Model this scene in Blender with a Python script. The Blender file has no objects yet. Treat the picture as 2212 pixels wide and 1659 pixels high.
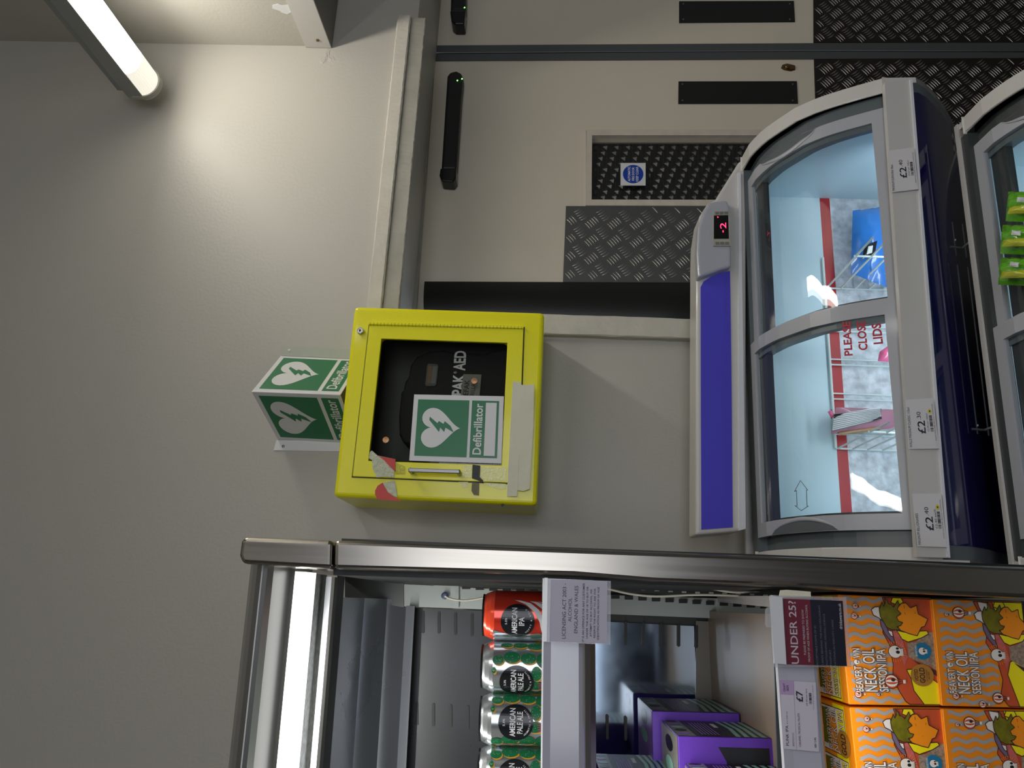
import bpy, math, random
from mathutils import Vector, Matrix
from mathutils.geometry import tessellate_polygon
random.seed(7)
SC = bpy.context.scene
COL = SC.collection
# ---------------------------------------------------------------- camera
FPX, CU, CV = 1660.0, 829.5, 1106.0
CAM = Vector((0.0, -1.75, 1.58))
YAW, PITCH, ROLL = math.radians(15.8), math.atan(74 / FPX), 0.0367
fwd = Vector((math.sin(YAW) * math.cos(PITCH), math.cos(YAW) * math.cos(PITCH), math.sin(PITCH)))
right0 = Vector((math.cos(YAW), -math.sin(YAW), 0))
up0 = right0.cross(fwd)
EU = right0 * math.cos(ROLL) + up0 * math.sin(ROLL)      # to the right of the shop
EV = right0 * math.sin(ROLL) - up0 * math.cos(ROLL)      # down
cam_data = bpy.data.cameras.new('camera')
cam_data.sensor_width = 36.0
cam_data.lens = 36.0 * FPX / 2212.0
cam_data.clip_start = 0.02
cam = bpy.data.objects.new('camera', cam_data)
COL.objects.link(cam)
m3 = Matrix((EV, EU, -fwd)).transposed()                 # the phone was held sideways
cam.matrix_world = Matrix.Translation(CAM) @ m3.to_4x4()
SC.camera = cam
SC.view_settings.view_transform = 'Standard'
SC.view_settings.look = 'None'
SC.view_settings.gamma = 1.0
SC.view_settings.use_curve_mapping = False
SC.view_settings.exposure = 0.48
# ---------------------------------------------------------------- world and room lights
W = bpy.data.worlds.new('sky')
SC.world = W
W.use_nodes = True
wn = W.node_tree
bg = wn.nodes['Background']
bg.inputs[0].default_value = (0.72, 0.84, 1.0, 1)
bg.inputs[1].default_value = 0.8


def area(name, loc, rot, sx, sy, power, color=(1, 0.96, 0.88)):
    L = bpy.data.lights.new(name, 'AREA')
    L.shape = 'RECTANGLE'; L.size = sx; L.size_y = sy; L.energy = power; L.color = color
    o = bpy.data.objects.new(name, L); COL.objects.link(o)
    o.location = loc; o.rotation_euler = rot
    return o


# ceiling battens of the shop behind the camera (their housings are built further down)
BATTENS = [(0.6, -2.5, 2.95), (1.7, -2.9, 2.95)]
for bx_, by_, bz_ in BATTENS:
    area('batten_lamp', (bx_, by_, bz_ - 0.075), (0, 0, 0), 0.07, 1.3, 3.6)
area('daylight', (0.3, -4.2, 1.8), (math.radians(90), 0, 0), 2.0, 1.1, 13, (0.98, 0.98, 1.0))
# ---------------------------------------------------------------- projection helpers


def ray(x, y):
    return fwd + EU * ((1659 - y - CU) / FPX) + EV * ((x - CV) / FPX)


def at(x, y, Y=0.0):
    d = ray(x, y); t = (Y - CAM.y) / d.y
    return CAM + d * t


def atX(x, y, X):
    d = ray(x, y); t = (X - CAM.x) / d.x
    return CAM + d * t


def atZ(x, y, Z):
    d = ray(x, y); t = (Z - CAM.z) / d.z
    return CAM + d * t


def yc(c):       # distance in front of the camera plane -> world y
    return c + CAM.y


# ---------------------------------------------------------------- materials
MATS = {}


def mat(name, color, rough=0.5, metal=0.0, bump=0.0, bscale=200, emit=None, estr=0, noise=0.0, nscale=3.0,
        coat=0.0, spec=0.5, stretch=None, rnoise=0.0, dark=0.7):
    if name in MATS:
        return MATS[name]
    m = bpy.data.materials.new(name); m.use_nodes = True
    nt = m.node_tree; b = nt.nodes['Principled BSDF']
    c = tuple(color) + (1,) if len(color) == 3 else color
    b.inputs['Base Color'].default_value = c
    b.inputs['Roughness'].default_value = rough
    b.inputs['Metallic'].default_value = metal
    b.inputs['Specular IOR Level'].default_value = spec
    b.inputs['Coat Weight'].default_value = coat
    b.inputs['Coat Roughness'].default_value = 0.08
    if emit:
        b.inputs['Emission Color'].default_value = tuple(emit) + (1,)
        b.inputs['Emission Strength'].default_value = estr
    tc = nt.nodes.new('ShaderNodeTexCoord')
    vec = tc.outputs['Object']
    if stretch:
        mp = nt.nodes.new('ShaderNodeMapping'); mp.inputs['Scale'].default_value = stretch
        nt.links.new(vec, mp.inputs['Vector']); vec = mp.outputs['Vector']
    if noise or rnoise:
        n = nt.nodes.new('ShaderNodeTexNoise'); n.inputs['Scale'].default_value = nscale; n.inputs['Detail'].default_value = 6
        nt.links.new(vec, n.inputs['Vector'])
        if noise:
            r = nt.nodes.new('ShaderNodeMapRange')
            r.inputs[1].default_value = 0.35; r.inputs[2].default_value = 0.7
            r.inputs[3].default_value = 0.0; r.inputs[4].default_value = noise
            nt.links.new(n.outputs['Fac'], r.inputs[0])
            mx = nt.nodes.new('ShaderNodeMix'); mx.data_type = 'RGBA'
            mx.inputs[6].default_value = c
            mx.inputs[7].default_value = (c[0] * dark, c[1] * dark, c[2] * dark, 1)
            nt.links.new(r.outputs[0], mx.inputs[0]); nt.links.new(mx.outputs[2], b.inputs['Base Color'])
        if rnoise:
            r = nt.nodes.new('ShaderNodeMapRange')
            r.inputs[3].default_value = max(0, rough - rnoise); r.inputs[4].default_value = rough + rnoise
            nt.links.new(n.outputs['Fac'], r.inputs[0]); nt.links.new(r.outputs[0], b.inputs['Roughness'])
    if bump:
        n = nt.nodes.new('ShaderNodeTexNoise'); n.inputs['Scale'].default_value = bscale; n.inputs['Detail'].default_value = 4
        nt.links.new(vec, n.inputs['Vector'])
        bp = nt.nodes.new('ShaderNodeBump'); bp.inputs['Strength'].default_value = bump; bp.inputs['Distance'].default_value = 0.004
        nt.links.new(n.outputs['Fac'], bp.inputs['Height']); nt.links.new(bp.outputs['Normal'], b.inputs['Normal'])
    MATS[name] = m
    return m


def glass(name, tint=(0.95, 0.98, 0.98), rough=0.02, ior=1.45, milk=0.0, milkcol=(0.8, 0.8, 0.78)):
    if name in MATS:
        return MATS[name]
    m = bpy.data.materials.new(name); m.use_nodes = True
    nt = m.node_tree; nt.nodes.clear()
    out = nt.nodes.new('ShaderNodeOutputMaterial')
    tr = nt.nodes.new('ShaderNodeBsdfTransparent'); tr.inputs[0].default_value = tint + (1,)
    gl = nt.nodes.new('ShaderNodeBsdfGlossy'); gl.inputs['Roughness'].default_value = rough
    lk = nt.links.new
    ge = nt.nodes.new('ShaderNodeNewGeometry'); dp = nt.nodes.new('ShaderNodeVectorMath'); dp.operation = 'DOT_PRODUCT'
    lk(ge.outputs['Normal'], dp.inputs[0]); lk(ge.outputs['Incoming'], dp.inputs[1])
    ab = nt.nodes.new('ShaderNodeMath'); ab.operation = 'ABSOLUTE'; lk(dp.outputs['Value'], ab.inputs[0])
    om = nt.nodes.new('ShaderNodeMath'); om.operation = 'SUBTRACT'; om.inputs[0].default_value = 1.0; lk(ab.outputs[0], om.inputs[1])
    pw = nt.nodes.new('ShaderNodeMath'); pw.operation = 'POWER'; pw.inputs[1].default_value = 5.0; lk(om.outputs[0], pw.inputs[0])
    fr = nt.nodes.new('ShaderNodeMath'); fr.operation = 'MULTIPLY_ADD'; fr.inputs[1].default_value = 0.93; fr.inputs[2].default_value = 0.05; lk(pw.outputs[0], fr.inputs[0])
    mx = nt.nodes.new('ShaderNodeMixShader')
    nt.links.new(fr.outputs[0], mx.inputs[0]); nt.links.new(tr.outputs[0], mx.inputs[1]); nt.links.new(gl.outputs[0], mx.inputs[2])
    last = mx
    if milk:
        df = nt.nodes.new('ShaderNodeBsdfDiffuse'); df.inputs[0].default_value = milkcol + (1,)
        m2 = nt.nodes.new('ShaderNodeMixShader'); m2.inputs[0].default_value = milk
        nt.links.new(mx.outputs[0], m2.inputs[1]); nt.links.new(df.outputs[0], m2.inputs[2]); last = m2
    nt.links.new(last.outputs[0], out.inputs[0])
    MATS[name] = m
    return m


def flat(r, g, b):   # sRGB 0..255 -> linear
    f = lambda c: ((c / 255 + 0.055) / 1.055) ** 2.4 if c > 10 else c / 255 / 12.92
    return (f(r), f(g), f(b))


M_WALL = mat('wall_paint', flat(188, 184, 175), 0.45, bump=0.13, bscale=130, noise=0.06, nscale=2.5)
M_WOOD = mat('painted_wood', flat(205, 200, 188), 0.4, bump=0.9, bscale=25, noise=0.25, nscale=20, stretch=(1, 1, 1))
M_TRIMD = mat('aged_paint', flat(170, 166, 155), 0.5, bump=0.7, bscale=30, noise=0.5, nscale=14)
M_DOOR = mat('door_paint', flat(222, 212, 194), 0.5, bump=0.15, bscale=20, noise=0.25, nscale=6, dark=0.85)
M_BLACK = mat('black_plastic', (0.008, 0.008, 0.008), 0.45)
M_BLACKG = mat('black_gloss', (0.006, 0.006, 0.007), 0.18)
M_RUBBER = mat('dark_rubber', (0.012, 0.012, 0.012), 0.6)
M_STRIPM = mat('dark_seal_metal', (0.11, 0.115, 0.12), 0.45, metal=0.4)
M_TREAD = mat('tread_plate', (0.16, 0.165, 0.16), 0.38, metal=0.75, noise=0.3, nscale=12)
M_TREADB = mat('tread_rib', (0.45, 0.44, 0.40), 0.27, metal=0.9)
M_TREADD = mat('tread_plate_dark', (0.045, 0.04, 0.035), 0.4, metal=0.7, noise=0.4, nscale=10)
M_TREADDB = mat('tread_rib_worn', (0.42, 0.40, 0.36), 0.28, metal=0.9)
M_YEL = mat('yellow_enamel', (0.93, 0.87, 0.0), 0.3, coat=0.25, bump=0.1, bscale=45)
M_YELM = mat('yellow_residue', (0.75, 0.72, 0.08), 0.12, bump=1.0, bscale=260, coat=1.0)
M_CAV = mat('cabinet_inside', (0.13, 0.13, 0.11), 0.6)
M_CASE = mat('case_nylon', (0.004, 0.004, 0.004), 0.7, bump=0.5, bscale=400)
M_WHITE = mat('white_print', flat(226, 226, 228), 0.4)
M_PAPER = mat('paper', flat(222, 218, 220), 0.5)
M_GREEN = mat('sign_green', flat(20, 118, 72), 0.35)
M_INK = mat('ink_dark', flat(28, 28, 52), 0.5)
M_BLK = mat('ink_black', (0.004, 0.004, 0.004), 0.5)
M_GREY = mat('ink_grey', flat(110, 108, 116), 0.5)
M_CHROME = mat('chrome', (0.5, 0.5, 0.5), 0.18, metal=1.0)
M_DULL = mat('dull_metal', (0.28, 0.28, 0.29), 0.35, metal=0.9)
M_BRASS = mat('old_brass', (0.25, 0.17, 0.08), 0.35, metal=1.0)
M_TAPE = mat('masking_tape', flat(225, 222, 200), 0.6, bump=0.6, bscale=35)
M_TAPER = mat('tape_red', flat(205, 45, 30), 0.3)
M_TAPEC = mat('tape_white', flat(205, 208, 180), 0.25, bump=1.0, bscale=120)
M_COPPER = mat('copper_tone', flat(225, 165, 125), 0.35, metal=0.5)
M_STEEL = mat('brushed_steel', (0.34, 0.315, 0.28), 0.24, metal=1.0, rnoise=0.06, nscale=3, stretch=(60, 60, 1))
M_STEELD = mat('panel_steel', (0.028, 0.03, 0.031), 0.3, metal=0.6, rnoise=0.1, nscale=12)
M_MIRR = mat('polished_steel', (0.42, 0.5, 0.6), 0.08, metal=1.0, rnoise=0.04, nscale=25)
M_GALV = mat('grey_liner', flat(172, 180, 176), 0.45, metal=0.1, noise=0.2, nscale=20)
M_DARKIN = mat('dark_liner', (0.02, 0.022, 0.022), 0.5)
M_RAIL = mat('rail_plastic', flat(196, 196, 210), 0.22, coat=0.6)
M_RAILC = mat('pale_edge_and_highlight', flat(225, 228, 235), 0.15, coat=0.6)
M_FZ = mat('freezer_plastic', flat(206, 203, 200), 0.35, coat=0.2)
M_FZG = mat('freezer_grey', flat(172, 174, 182), 0.35, coat=0.2)
M_FZD = mat('freezer_channel', flat(92, 100, 104), 0.35)
M_FZSEAL = mat('freezer_seal', (0.03, 0.035, 0.035), 0.4)
M_BLUE = mat('lightbox_blue', flat(84, 78, 200), 0.12, coat=0.8, emit=flat(84, 78, 200), estr=0.03)
M_NAVY = mat('navy_front', flat(22, 24, 74), 0.07, coat=1.0)
M_TUB = mat('freezer_tub', flat(205, 232, 242), 0.35, bump=0.3, bscale=8, noise=0.2, nscale=6)
M_FROST = mat('frost', flat(232, 238, 246), 0.6, bump=1.0, bscale=90, noise=1.0, nscale=60, dark=0.6)
M_REDS = mat('freezer_red', flat(190, 45, 50), 0.4, noise=0.5, nscale=30)
M_WIRE = mat('wire_white', flat(225, 240, 238), 0.3)
M_GLASS = glass('lid_glass', (0.95, 0.985, 0.99), 0.01, 1.5)
M_PANE = glass('cabinet_pane', (0.82, 0.84, 0.8), 0.01, 1.45)
M_ACRYL = glass('acrylic', (0.82, 0.78, 0.72), 0.08, 1.45, milk=0.45, milkcol=(0.42, 0.37, 0.31))
M_CLEAR = glass('clear_plastic', (0.96, 0.96, 0.98), 0.05, 1.45, milk=0.25, milkcol=(0.75, 0.74, 0.8))
M_BATT = mat('batten_body', flat(150, 152, 150), 0.4)
M_CAP = mat('batten_cap', flat(168, 168, 158), 0.35)
M_LENS = mat('batten_lens', (0.9, 0.9, 0.85), 0.25, emit=(1.0, 0.96, 0.86), estr=7.5)
M_LENSE = mat('batten_lens_end', (0.75, 0.75, 0.68), 0.15, emit=(1.0, 0.95, 0.82), estr=0.55)
M_LED = mat('led_green', (0.05, 0.6, 0.05), 0.3, emit=(0.15, 1, 0.1), estr=4)
M_REDL = mat('led_red', (0.5, 0.02, 0.05), 0.3, emit=(1, 0.03, 0.1), estr=2.5)
M_LEDT = mat('canopy_tube', (0.85, 0.85, 0.8), 0.3, emit=(1, 0.99, 0.95), estr=3.0)
M_LEDT2 = mat('canopy_tube_side', (0.8, 0.8, 0.74), 0.3, emit=(1, 0.99, 0.95), estr=0.9)
# ---------------------------------------------------------------- mesh builder


def cut(pl, c, keep_less):
    out = []
    for i in range(len(pl)):
        a, b = pl[i], pl[(i + 1) % len(pl)]
        ia = (a[0] <= c) == keep_less or a[0] == c; ib = (b[0] <= c) == keep_less or b[0] == c
        if ia:
            out.append(a)
        if ia != ib and a[0] != b[0]:
            t = (c - a[0]) / (b[0] - a[0]); out.append((c, a[1] + (b[1] - a[1]) * t))
    return out


def strips(tl, w):       # cut flat triangles into narrow vertical strips so they can wrap a can
    res = []
    for t in tl:
        lo = min(p[0] for p in t); hi = max(p[0] for p in t)
        k = math.floor(lo / w)
        while k * w < hi:
            pl = cut(cut(list(t), (k + 1) * w, True), k * w, False)
            for i in range(1, len(pl) - 1):
                res.append([pl[0], pl[i], pl[i + 1]])
            k += 1
    return res


class MB:
    def __init__(self, frame=None):
        self.v = []; self.f = []; self.mi = []; self.mats = []; self.sm = []; self.frame = frame; self.strip = 0

    def mid(self, m):
        if m not in self.mats:
            self.mats.append(m)
        return self.mats.index(m)

    def add(self, verts, faces, m, smooth=False):
        o = len(self.v); k = self.mid(m)
        self.v += [Vector(p) for p in verts]
        for f in faces:
            self.f.append([o + i for i in f]); self.mi.append(k); self.sm.append(smooth)

    def prism(self, pts, d, m, side=None):
        n = len(pts); d = Vector(d)
        pts = [Vector(p) for p in pts]
        self.add(pts + [p + d for p in pts], [list(range(n))[::-1], list(range(n, 2 * n))], m)
        self.add(pts + [p + d for p in pts], [[i, (i + 1) % n, n + (i + 1) % n, n + i] for i in range(n)], side or m)

    def box(self, a, b, m):
        (x0, y0, z0), (x1, y1, z1) = a, b
        p = [(x0, y0, z0), (x1, y0, z0), (x1, y1, z0), (x0, y1, z0), (x0, y0, z1), (x1, y0, z1), (x1, y1, z1), (x0, y1, z1)]
        self.add(p, [(0, 3, 2, 1), (4, 5, 6, 7), (0, 1, 5, 4), (1, 2, 6, 5), (2, 3, 7, 6), (3, 0, 4, 7)], m)

    def img(self, pts, Y, thick, m, side=None):      # image polygon on plane y=Y, thickness goes away from the viewer
        self.prism([at(x, y, Y) for x, y in pts], (0, thick, 0), m, side)

    def tube(self, pts, r, m, n=8, closed=False):
        pts = [Vector(p) for p in pts]; rings = []
        for i, p in enumerate(pts):
            a = pts[max(0, i - 1)]; b = pts[min(len(pts) - 1, i + 1)]
            t = (b - a).normalized()
            h = Vector((0, 0, 1)) if abs(t.z) < 0.9 else Vector((1, 0, 0))
            u = t.cross(h).normalized(); w = t.cross(u)
            rings.append([p + (u * math.cos(2 * math.pi * k / n) + w * math.sin(2 * math.pi * k / n)) * r for k in range(n)])
        vs = [q for rg in rings for q in rg]
        fs = [[i * n + k, i * n + (k + 1) % n, (i + 1) * n + (k + 1) % n, (i + 1) * n + k] for i in range(len(pts) - 1) for k in range(n)]
        self.add(vs, fs, m, True)
        self.add(rings[0], [list(range(n))], m); self.add(rings[-1], [list(range(n))[::-1]], m)

    def lathe(self, c, prof, m, n=40, axis='z', mats=None):
        vs = []; c = Vector(c)
        for r, h in prof:
            for k in range(n):
                a = 2 * math.pi * k / n
                if axis == 'z':
                    vs.append(c + Vector((r * math.cos(a), r * math.sin(a), h)))
                elif axis == 'y':
                    vs.append(c + Vector((r * math.cos(a), h, r * math.sin(a))))
                else:
                    vs.append(c + Vector((h, r * math.cos(a), r * math.sin(a))))
        for i in range(len(prof) - 1):
            mm = mats[i] if mats else m
            self.add([vs[i * n + k] for k in range(n)] + [vs[(i + 1) * n + k] for k in range(n)],
                     [[k, (k + 1) % n, n + (k + 1) % n, n + k] for k in range(n)], mm, True)
        self.add(vs[:n], [list(range(n))[::-1]], mats[0] if mats else m)
        self.add(vs[-n:], [list(range(n))], mats[-1] if mats else m)

    def tris(self, tl, f, m, h=0.0):      # flat 2D triangles through the mapping f(s,t,h)
        if self.strip:
            tl = strips(tl, self.strip)
        vs = []; fs = []
        for t in tl:
            k = len(vs); vs += [f(p[0], p[1], h) for p in t]; fs.append([k, k + 1, k + 2])
        self.add(vs, fs, m)

    def grid(self, rows, m, smooth=True):
        n = len(rows[0]); vs = [p for r in rows for p in r]
        fs = [[i * n + k, i * n + k + 1, (i + 1) * n + k + 1, (i + 1) * n + k] for i in range(len(rows) - 1) for k in range(n - 1)]
        self.add(vs, fs, m, smooth)

    def build(self, name, parent=None, bevel=0.0, seg=2, weld=True, **tags):
        vs = [(self.frame @ p) if self.frame else p for p in self.v]
        off = parent_loc(parent)
        me = bpy.data.meshes.new(name)
        me.from_pydata([tuple(p - off) for p in vs], [], self.f)
        for m in self.mats:
            me.materials.append(m)
        me.polygons.foreach_set('material_index', self.mi)
        me.polygons.foreach_set('use_smooth', self.sm)
        me.update()
        o = bpy.data.objects.new(name, me); COL.objects.link(o)
        if parent:
            o.parent = parent
        if bevel:
            md = o.modifiers.new('weld', 'WELD'); md.merge_threshold = 1e-5
            md = o.modifiers.new('bevel', 'BEVEL'); md.width = bevel; md.segments = seg; md.limit_method = 'ANGLE'
            md.angle_limit = math.radians(40)
        for k, v in tags.items():
            o[k] = v
        return o


def parent_loc(p):   # parents are never rotated or scaled
    v = Vector((0, 0, 0))
    while p:
        v += p.location; p = p.parent
    return v


def thing(name, loc, label, category, group=None):
    o = bpy.data.objects.new(name, None); COL.objects.link(o)
    o.empty_display_size = 0.05
    o.location = loc; o['label'] = label; o['category'] = category
    if group:
        o['group'] = group
    return o


def dup(root, delta, label=None):
    def cp(o, par):
        c = o.copy(); COL.objects.link(c); c.parent = par
        for ch in [x for x in COL.objects if x.parent is o]:
            cp(ch, c)
        return c
    r = cp(root, None)
    r.location = root.location + Vector(delta)
    if label:
        r['label'] = label
    return r


# ---------------------------------------------------------------- 2D art: text, shapes
_tc = {}


def text_tris(s, bold=0.0):
    key = (s, bold)
    if key in _tc:
        return _tc[key]
    cu = bpy.data.curves.new('t', 'FONT'); cu.body = s; cu.size = 1.0; cu.offset = bold; cu.resolution_u = 3
    ob = bpy.data.objects.new('t', cu); COL.objects.link(ob)
    dg = bpy.context.evaluated_depsgraph_get(); dg.update()
    me = bpy.data.meshes.new_from_object(ob.evaluated_get(dg))
    me.calc_loop_triangles()
    tl = [[(me.vertices[i].co.x, me.vertices[i].co.y) for i in t.vertices] for t in me.loop_triangles]
    bpy.data.objects.remove(ob); bpy.data.curves.remove(cu); bpy.data.meshes.remove(me)
    xs = [p[0] for t in tl for p in t] or [0, 1]; ys = [p[1] for t in tl for p in t] or [0, 1]
    _tc[key] = (tl, min(xs), max(xs), min(ys), max(ys))
    return _tc[key]


def txt(mb, f, s, s0, t0, s1, t1, m, h=0.0004, bold=0.0):    # text fitted to the rectangle, t grows downward
    tl, x0, x1, y0, y1 = text_tris(s, bold)
    fx = (s1 - s0) / max(1e-6, x1 - x0); fy = (t1 - t0) / max(1e-6, y1 - y0)
    mb.tris([[(s0 + (p[0] - x0) * fx, t1 - (p[1] - y0) * fy) for p in t] for t in tl], f, m, h)


def poly_tris(pts):
    idx = tessellate_polygon([[Vector((p[0], p[1], 0)) for p in pts]])
    return [[pts[i] for i in t] for t in idx]


def poly(mb, f, pts, m, h=0.0002):
    mb.tris(poly_tris(pts), f, m, h)


def rect(a, b, c, d):
    return [(a, b), (c, b), (c, d), (a, d)]


def ell(cx, cy, rx, ry, n=28, a0=0, a1=2 * math.pi):
    return [(cx + rx * math.cos(a0 + (a1 - a0) * k / n), cy + ry * math.sin(a0 + (a1 - a0) * k / n)) for k in range(n)]


def heart(cx, cy, w, h, n=48):
    o = []
    for k in range(n):
        a = 2 * math.pi * k / n
        o.append((cx + w / 2 * math.sin(a) ** 3, cy - h / 29.0 * (13 * math.cos(a) - 5 * math.cos(2 * a) - 2 * math.cos(3 * a) - math.cos(4 * a)) - h * 0.09))
    return o


BOLT = [((1215 - y) / 447.0, (x - 640) / 400.0) for x, y in
        [(740, 905), (802, 955), (812, 938), (850, 960), (858, 938), (905, 975), (932, 1025), (866, 990), (858, 1024), (826, 990), (818, 1025), (738, 932)]]


def surf(tl, tr, br, bl, n=None):
    tl, tr, br, bl = map(Vector, (tl, tr, br, bl))
    nn = Vector(n) if n is not None else (tl - tr).cross(br - tr).normalized()
    if n is None and nn.dot(CAM - tr) < 0:
        nn = -nn

    def f(s, t, h=0.0):
        return tl * (1 - s) * (1 - t) + tr * s * (1 - t) + br * s * t + bl * (1 - s) * t + nn * h
    return f


def isurf(pts, Y):      # image corners: real top-left, top-right, bottom-right, bottom-left
    return surf(*[at(x, y, Y) for x, y in pts], n=(0, -1, 0))


def barcode(mb, f, s0, t0, s1, t1, m, h=0.0004, n=16):
    r = random.Random(3); x = s0; w = (s1 - s0) / n
    while x < s1:
        b = w * r.uniform(0.3, 0.9); poly(mb, f, rect(x, t0, min(x + b, s1), t1), m, h); x += w * r.uniform(0.9, 1.3)


def structure(o):
    o['kind'] = 'structure'
    return o


# ================================================================ ROOM SHELL
DY = 0.315                                   # plane of the double doors
XO = at(1300, 683, 0).x                      # left edge of the opening
ZH = at(868, 400, 0).z                       # underside of the opening
XB = at(690, 100, 0).x                       # bulkhead wall
ZB = at(677, 100, 0).z


def quadwall(name, boxes, m):
    b = MB()
    for a, c in boxes:
        b.box(a, c, m)
    return structure(b.build(name))


def wallsheet(b, x0, x1, z0, z1, y0, y1, m):
    b.box((x0, y0, z0), (x1, y1, z1), m)


quadwall('wall_back', [((-2.3, 0, 0), (XO, 0.12, 3.5)), ((XO, 0, ZH), (2.6, DY, 3.5))], M_WALL)
quadwall('wall_right', [((XB, -2.6, ZB), (XB + 0.3, 0, 3.5))], M_WALL)
quadwall('wall_left', [((-2.4, -4.3, 0), (-2.3, 0.12, 3.5))], M_WALL)
quadwall('floor', [((-2.4, -4.4, -0.1), (2.7, 0.8, 0.0))], mat('floor_vinyl', flat(95, 93, 90), 0.4, noise=0.3, nscale=8))
# behind the camera: low wall under a wide shop window, as the polished steel shows
quadwall('wall_front', [((-2.4, -4.4, 0), (2.7, -4.3, 1.15)), ((-2.4, -4.4, 2.45), (2.7, -4.3, 3.5)),
                        ((-2.4, -4.4, 1.15), (-0.8, -4.3, 2.45)), ((1.4, -4.4, 1.15), (2.7, -4.3, 2.45))],
         mat('wall_dark_paint', flat(48, 52, 66), 0.5))
quadwall('ceiling', [((-2.4, -4.4, 3.5), (2.7, 0.8, 3.6))], M_WALL)
quadwall('wall_lobby', [((2.6, -4.3, 0), (2.7, 0.8, 3.5))], M_WALL)
# dabs of filler left in the paint by the bracket
wb_ = bpy.data.objects['wall_back']; wr_ = bpy.data.objects['wall_right']
r_ = random.Random(4)
b = MB(); c = at(706, 124, 0); rows = []
for i in range(9):
    for_r = []
    for k in range(18):
        a = 2 * math.pi * k / 17
        rr = (8 - i) / 8 * (0.016 + 0.010 * math.sin(a * 3 + 1) + r_.uniform(-0.004, 0.004))
        for_r.append(Vector((c.x + rr * math.cos(a) * 1.3, -0.0002 - 0.002 * (i / 8) ** 0.5 * r_.uniform(0.3, 1), c.z + rr * math.sin(a))))
    rows.append(for_r)
b.grid(rows, M_WALL, False); b.build('filler_patch', wb_)
b = MB(); c = atX(615, 18, XB - 0.001)
b.prism([Vector((XB - 0.0005, c.y + 0.016 * math.cos(q * 0.5) * r_.uniform(0.6, 1.6), c.z + 0.022 * math.sin(q * 0.5) * r_.uniform(0.6, 1.5))) for q in range(12)], (-0.0008, 0, 0), M_WHITE)
b.build('filler_patch', wr_)
# metal angle along the bottom of the bulkhead
z1, z2 = at(677, 102, 0).z, at(716, 100, 0).z
b = MB()
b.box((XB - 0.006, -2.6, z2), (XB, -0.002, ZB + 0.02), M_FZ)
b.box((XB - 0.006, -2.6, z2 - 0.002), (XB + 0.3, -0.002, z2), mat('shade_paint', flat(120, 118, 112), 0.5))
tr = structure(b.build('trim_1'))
s = MB(); p = atX(686, 87, XB - 0.007)
s.lathe((XB - 0.008, p.y, p.z), [(0.0001, -0.002), (0.004, -0.001), (0.0045, 0.002)], M_BRASS, 16, 'x')
s.build('screw', tr)
# rough timber architrave round the opening, on the shop side
b = MB()
za, zb = at(824, 400, 0).z, at(853, 400, 0).z
xe = at(870, 45, 0).x


def rough_bar(b, p0, p1, w, t, m, n=40, amp=0.0012):
    p0, p1 = Vector(p0), Vector(p1); rows = []
    d = (p1 - p0).normalized(); s = d.cross(Vector((0, 1, 0))).normalized()
    prof = [(-w / 2, 0), (-w / 2, -t * 0.85), (-w / 2 + t * 0.15, -t), (w / 2 - t * 0.15, -t), (w / 2, -t * 0.85), (w / 2, 0)]
    for i in range(n + 1):
        c = p0.lerp(p1, i / n)
        rows.append([c + s * (q + random.uniform(-amp, amp)) + Vector((0, k + random.uniform(-amp, 0) * 0.5, 0)) for q, k in prof])
    b.grid(rows, m, False)
    b.add(rows[0], [list(range(6))], m); b.add(rows[-1], [list(range(6))[::-1]], m)


zt = at(820, 400, -0.02).z; zl = at(851, 400, -0.02).z
xa = at(1340, 727, -0.02).x; xb2 = at(1340, 683, -0.02).x
rough_bar(b, (xa, 0, (zt + zl) / 2), (xe, 0, (zt + zl) / 2), zt - zl, 0.022, M_WOOD, 110, 0.0007)
structure(b.build('trim_2'))
b = MB()
rough_bar(b, ((xa + xb2) / 2, 0, zl), ((xa + xb2) / 2, 0, 0), xb2 - xa, 0.02, M_WOOD, 60)
structure(b.build('trim_3'))
b = MB()   # rough lower lip of the head timber, and the door frame beyond
rough_bar(b, (xa + 0.05, 0, zl - 0.02), (xe, 0, zl - 0.02), 0.04, 0.012, M_TRIMD, 110, 0.001)
structure(b.build('trim_4'))
b = MB()
b.img([(872, 690), (919, 40), (945, 40), (897, 690)], DY - 0.02, 0.02, M_TRIMD)
b.img([(915, 60), (935, -120), (945, -120), (938, 60)], DY - 0.02, 0.02, M_TRIMD)
structure(b.build('trim_5'))
# ================================================================ DOUBLE DOORS


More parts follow.
